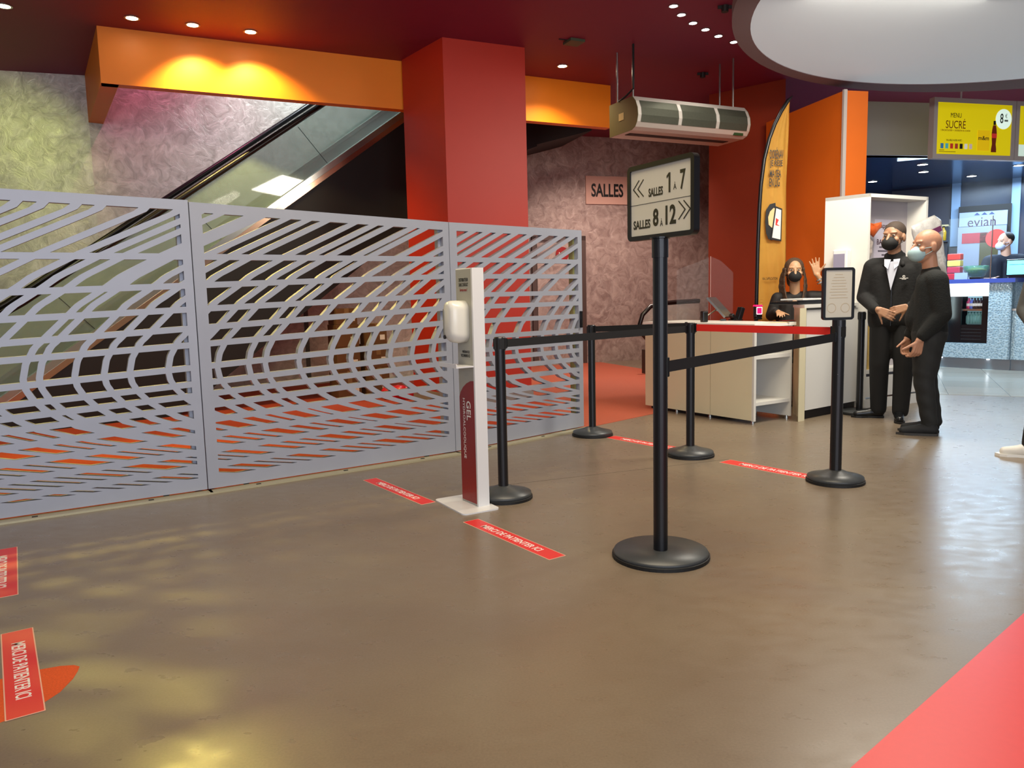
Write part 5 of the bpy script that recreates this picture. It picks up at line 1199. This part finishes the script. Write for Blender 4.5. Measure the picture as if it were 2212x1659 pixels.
# --- woman behind the counter, waving
wp = Vector((3.03, 8.22, 0)); az = math.atan2(wp.x, wp.y)
root = thing('person', 'person with long braids and a black lace top seated behind the counter, waving one hand', 'person', wp, -az); m_ = WM[root.name]
HD = Vector((-.01, -.03, 1.425)); fdir = Vector((.10, -1, -.05))
b = BM(); L, R_ = head(b, m_ @ HD, nv(m_, fdir), 1.1)
cap(b, m_ @ Vector((0, .02, 1.18)), m_ @ Vector((-.005, .0, 1.32)), .056, .052)
cap(b, m_ @ Vector((0, .02, .66)), m_ @ Vector((0, .02, 1.08)), .08, .08)
hw = Vector((.215, -.10, 1.375))
limb(m_, b, [(-.16, .02, 1.15), (-.22, .0, .95), (-.16, -.16, 1.0)], [.036, .032, .024]); limb(m_, b, [(.16, .0, 1.16), (.365, -.02, 1.14), hw], [.038, .032, .025])
hand(b, m_ @ hw, nv(m_, (-.22, .0, 1)), nv(m_, (0, -1, .1)), 1.05, .05, .17, 1)
hand(b, m_ @ Vector((-.16, -.16, 1.0)), nv(m_, (.2, -1, -.1)), nv(m_, (0, 0, -1)), 1, .25, .06, 1)
limb(m_, b, [(-.09, .05, .62), (-.10, -.30, .58), (-.10, -.28, .12)], [.085, .06, .04]); limb(m_, b, [(.09, .05, .62), (.10, -.30, .58), (.10, -.28, .12)], [.085, .06, .04])
obj('body', fuse(b, .0062, 2), MAT['skin3'], root); eyes(L, R_, root, 1.1); mask(L, R_, root, MAT['maskk'], 1.08)
b = BM(); ell(b, L(0, -.025, .035), (.100, .104, .103), R_)
cap(b, L(0, -.07, .0), L(0, -.075, -.10), .08, .07); obj('hair', fuse(b, .008, 1), MAT['braid'], root)
for k in range(14):
    sd_ = -1 if k % 2 == 0 else 1; j = k//2; x0_ = sd_*(.080+.004*(j % 3)); y0_ = .02-.022*j; b = BM()
    pts = [L(x0_, y0_, .03), L(sd_*(.092+.004*j), y0_, -.06), L(sd_*(.09+.006*j), y0_+.02, -.16), L(sd_*(.075+.006*j), y0_+.06, -.25-.01*(j % 3)), L(sd_*.06, y0_+.07, -.29)]
    dp = []
    for a_, c_ in zip(pts, pts[1:]):
        for q in range(5): dp.append(a_.lerp(c_, q/5))
    dp.append(pts[-1]); tube(b, dp, [.009+.0028*math.sin(i*2.2) for i in range(len(dp))], 8); obj('braid', b, MAT['braid'], root, smooth=True)
b = BM()
for x in (-.07, .07): cap(b, m_ @ Vector((x, .02, .66)), m_ @ Vector((x*1.1, .02, 1.06)), .125, .105)
cap(b, m_ @ Vector((-.14, .02, 1.145)), m_ @ Vector((.14, .02, 1.15)), .062, .062)
limb(m_, b, [(-.175, .02, 1.14), (-.235, .0, .96), (-.18, -.11, .99)], [.066, .060, .048]); limb(m_, b, [(.16, .0, 1.15), (.36, -.02, 1.14)], [.066, .062])
obj('lace_top', fuse(b, .010, 2), MAT['lace'], root)
b = BM()
q = Vector(hw)+Vector((.045, .04, -.085))
for k in range(2): ring(b, fr3(m_ @ (Vector(hw)+Vector((.020+.012*k, .016, -.05-.03*k))), nv(m_, (1, .2, .5)), nv(m_, (0, 1, 0))), [(.034*math.cos(a), .034*math.sin(a)) for a in np.linspace(0, 6.2, 16)], [(.028*math.cos(a), .028*math.sin(a)) for a in np.linspace(0, 6.2, 16)], -.006, .006)
obj('bracelet', b, MAT['chrome'], root, label='silver bracelet')
b = BM(); cap(b, m_ @ Vector((-.07, .03, .60)), m_ @ Vector((.07, .03, .60)), .12, .12)
limb(m_, b, [(-.09, .03, .60), (-.10, -.28, .57), (-.10, -.27, .12)], [.10, .075, .055]); limb(m_, b, [(.09, .03, .60), (.10, -.28, .57), (.10, -.27, .12)], [.10, .075, .055])
obj('trousers', fuse(b, .012, 2), MAT['trousers'], root)
shoes(root, m_, [((-.10, -.25), (0, -1)), ((.10, -.25), (0, -1))], .25, MAT['shoe'], MAT['blackrub'])
st_ = thing('stool', 'dark round stool under the waving person behind the counter', 'stool', wp, 0); mz = WM[st_.name]
obj('seat', lathe(BM(), mz, [(.17, .46), (.18, .50), (.16, .52)], 24), MAT['bpla'], st_); obj('column', lathe(BM(), mz, [(.03, .03), (.03, .46)], 12), MAT['chrome'], st_); obj('base', lathe(BM(), mz, [(.2, 0), (.2, .02), (.05, .035)], 24), MAT['bpla'], st_)

# --- worker behind the bar
bpz = bm_ @ Vector((bx(2116), 0, -.80)); az = math.atan2(bpz.x, bpz.y)
root = thing('person', 'person in a dark polo and face mask working behind the snack bar', 'person', (bpz.x, bpz.y, 0), -az); m_ = WM[root.name] @ Matrix.Scale(1.13, 4)
HD = Vector((-.0, .0, 1.665)); fdir = Vector((-.80, -.6, -.12))
b = BM(); L, R_ = head(b, m_ @ HD, nv(m_, fdir), 1.15)
cap(b, m_ @ Vector((.02, .02, 1.44)), m_ @ Vector((.0, .0, 1.62)), .07, .065); cap(b, m_ @ Vector((0, .03, .9)), m_ @ Vector((.02, .03, 1.36)), .08, .08)
limb(m_, b, [(-.18, .0, 1.40), (-.24, -.08, 1.16), (-.16, -.26, 1.16)], [.044, .038, .03]); limb(m_, b, [(.20, .0, 1.40), (.26, -.06, 1.16), (.16, -.24, 1.14)], [.044, .038, .03])
hand(b, m_ @ Vector((-.16, -.26, 1.16)), nv(m_, (.4, -.8, 0)), nv(m_, (.5, .2, -.6)), 1.1, .3, .04, 1); hand(b, m_ @ Vector((.16, -.24, 1.14)), nv(m_, (-.4, -.8, 0)), nv(m_, (-.5, .2, -.6)), 1.1, .3, .04, -1)
limb(m_, b, [(-.09, .02, .9), (-.10, 0, .5), (-.1, .02, .1)], [.09, .06, .045]); limb(m_, b, [(.09, .02, .9), (.10, 0, .5), (.1, .02, .1)], [.09, .06, .045])
obj('body', fuse(b, .009, 2), MAT['skin4'], root); eyes(L, R_, root, 1.15); mask(L, R_, root, M('white_mask', '#c3cdea', .8), 1.15)
b = BM(); ell(b, L(0, -.028, .040), (.080*1.15, .092*1.15, .082*1.15), R_); obj('hair', fuse(b, .01, 1), MAT['hair'], root)
b = BM()
for x in (-.09, .09): cap(b, m_ @ Vector((x, .02, .88)), m_ @ Vector((x*1.1, .02, 1.36)), .14, .13)
cap(b, m_ @ Vector((-.15, .02, 1.42)), m_ @ Vector((.17, .02, 1.42)), .09, .09)
limb(m_, b, [(-.18, .0, 1.41), (-.245, -.08, 1.18)], [.09, .08]); limb(m_, b, [(.20, .0, 1.41), (.265, -.06, 1.18)], [.09, .08])
obj('polo_shirt', fuse(b, .014, 2), M('navy_polo', '#12182a', .8), root)
b = BM(); cap(b, m_ @ Vector((-.08, .02, .88)), m_ @ Vector((.08, .02, .88)), .14, .14); limb(m_, b, [(-.09, .02, .86), (-.1, 0, .5), (-.1, .02, .06)], [.12, .09, .07]); limb(m_, b, [(.09, .02, .86), (.1, 0, .5), (.1, .02, .06)], [.12, .09, .07])
me = fuse(b, .014, 2)
for v in me.vertices: v.co.z = max(v.co.z, .03)
obj('trousers', me, MAT['trousers'], root)
shoes(root, m_, [((-.1, .05), (-.1, -1)), ((.1, .05), (.1, -1))], .27, MAT['shoe'], MAT['blackrub'])

# --- person cut by the right edge
root, m_ = person(2240, 985, 'person cut by the right edge, grey top, black trousers and white trainers', .97)
HD = Vector((.04, .0, 1.62)); fdir = Vector((-.7, -.7, -.05))
b = BM(); L, R_ = head(b, m_ @ HD, nv(m_, fdir)); cap(b, m_ @ Vector((.04, .02, 1.38)), m_ @ Vector((.04, .01, 1.55)), .06, .056); cap(b, m_ @ Vector((.04, .02, .95)), m_ @ Vector((.04, .02, 1.32)), .12, .14)
limb(m_, b, [(-.04, -.14, 1.34), (-.10, -.16, 1.08), (-.04, -.34, .98)], [.04, .034, .026]); limb(m_, b, [(.12, .15, 1.34), (.14, .17, 1.08), (.04, .22, .85)], [.04, .034, .026])
hand(b, m_ @ Vector((-.04, -.34, .98)), nv(m_, (.4, -.9, 0)), nv(m_, (.5, 0, -.5)), 1, .4, .03, 1); hand(b, m_ @ Vector((.04, .22, .85)), nv(m_, (-.1, 0, -1)), nv(m_, (-.3, -.7, 0)), 1, .4, .03, 1)
limb(m_, b, [(.05, -.08, .9), (.02, -.08, .5), (-.02, -.08, .1)], [.08, .055, .04]); limb(m_, b, [(.07, .1, .9), (.10, .1, .5), (.12, .1, .1)], [.08, .055, .04])
obj('body', fuse(b, .0075, 2), MAT['skin2'], root); eyes(L, R_, root); mask(L, R_, root, MAT['maskb'])
b = BM(); ell(b, L(0, -.022, .042), (.082, .096, .086), R_); obj('hair', fuse(b, .009, 1), MAT['hair'], root)
b = BM(); cap(b, m_ @ Vector((.04, -.05, .92)), m_ @ Vector((.04, -.05, 1.3)), .14, .13); cap(b, m_ @ Vector((.06, .06, .92)), m_ @ Vector((.06, .06, 1.3)), .14, .13); cap(b, m_ @ Vector((-.0, -.12, 1.35)), m_ @ Vector((.1, .13, 1.35)), .08, .08)
limb(m_, b, [(-.04, -.14, 1.34), (-.10, -.16, 1.08), (-.06, -.30, 1.0)], [.08, .07, .055]); limb(m_, b, [(.12, .15, 1.34), (.14, .17, 1.08), (.06, .21, .90)], [.08, .07, .055])
obj('top', fuse(b, .012, 3), M('grey_fabric', '#4c4e4c', .85), root)
b = BM(); cap(b, m_ @ Vector((.05, -.06, .9)), m_ @ Vector((.06, .08, .9)), .13, .13); limb(m_, b, [(.05, -.08, .88), (.02, -.08, .5), (-.03, -.08, .10)], [.12, .085, .068]); limb(m_, b, [(.07, .1, .88), (.10, .1, .5), (.12, .1, .1)], [.12, .085, .068])
me = fuse(b, .012, 2)
for v in me.vertices: v.co.z = max(v.co.z, .06)
obj('trousers', me, MAT['trousers'], root)
shoes(root, m_, [((.02, -.08), (-1, -.1)), ((.16, .1), (-1, 0))], .27, M('white_leather', '#d9d6cc', .5), M('white_sole', '#e4e2da', .5))

# coloured stage style lamps washing the left wall, then two added wall fills
spot('wall_wash_lamp', (-4.8, 7.4, 3.95), (-6.3, 9.1, 2.4), 150, (.80, .95, .25), 85, 1.0)
spot('stairwell_wash_lamp', (-3.4, 9.3, 5.6), (-4.1, 10.4, 3.0), 180, (1, .25, .45), 75, .8)
spot('stairwell_white_fill', (-1.9, 10.2, 5.8), (-2.6, 11.4, 3.0), 650, (.85, .95, 1), 95, .8)  # added white fill out of sight, brightens the stairwell plaster
spot('far_wall_fill', (2.0, 11.8, 3.9), (2.0, 12.6, 1.5), 480, (1, .80, .68), 120, .8)  # added warm fill without a fixture, lightens the far wall
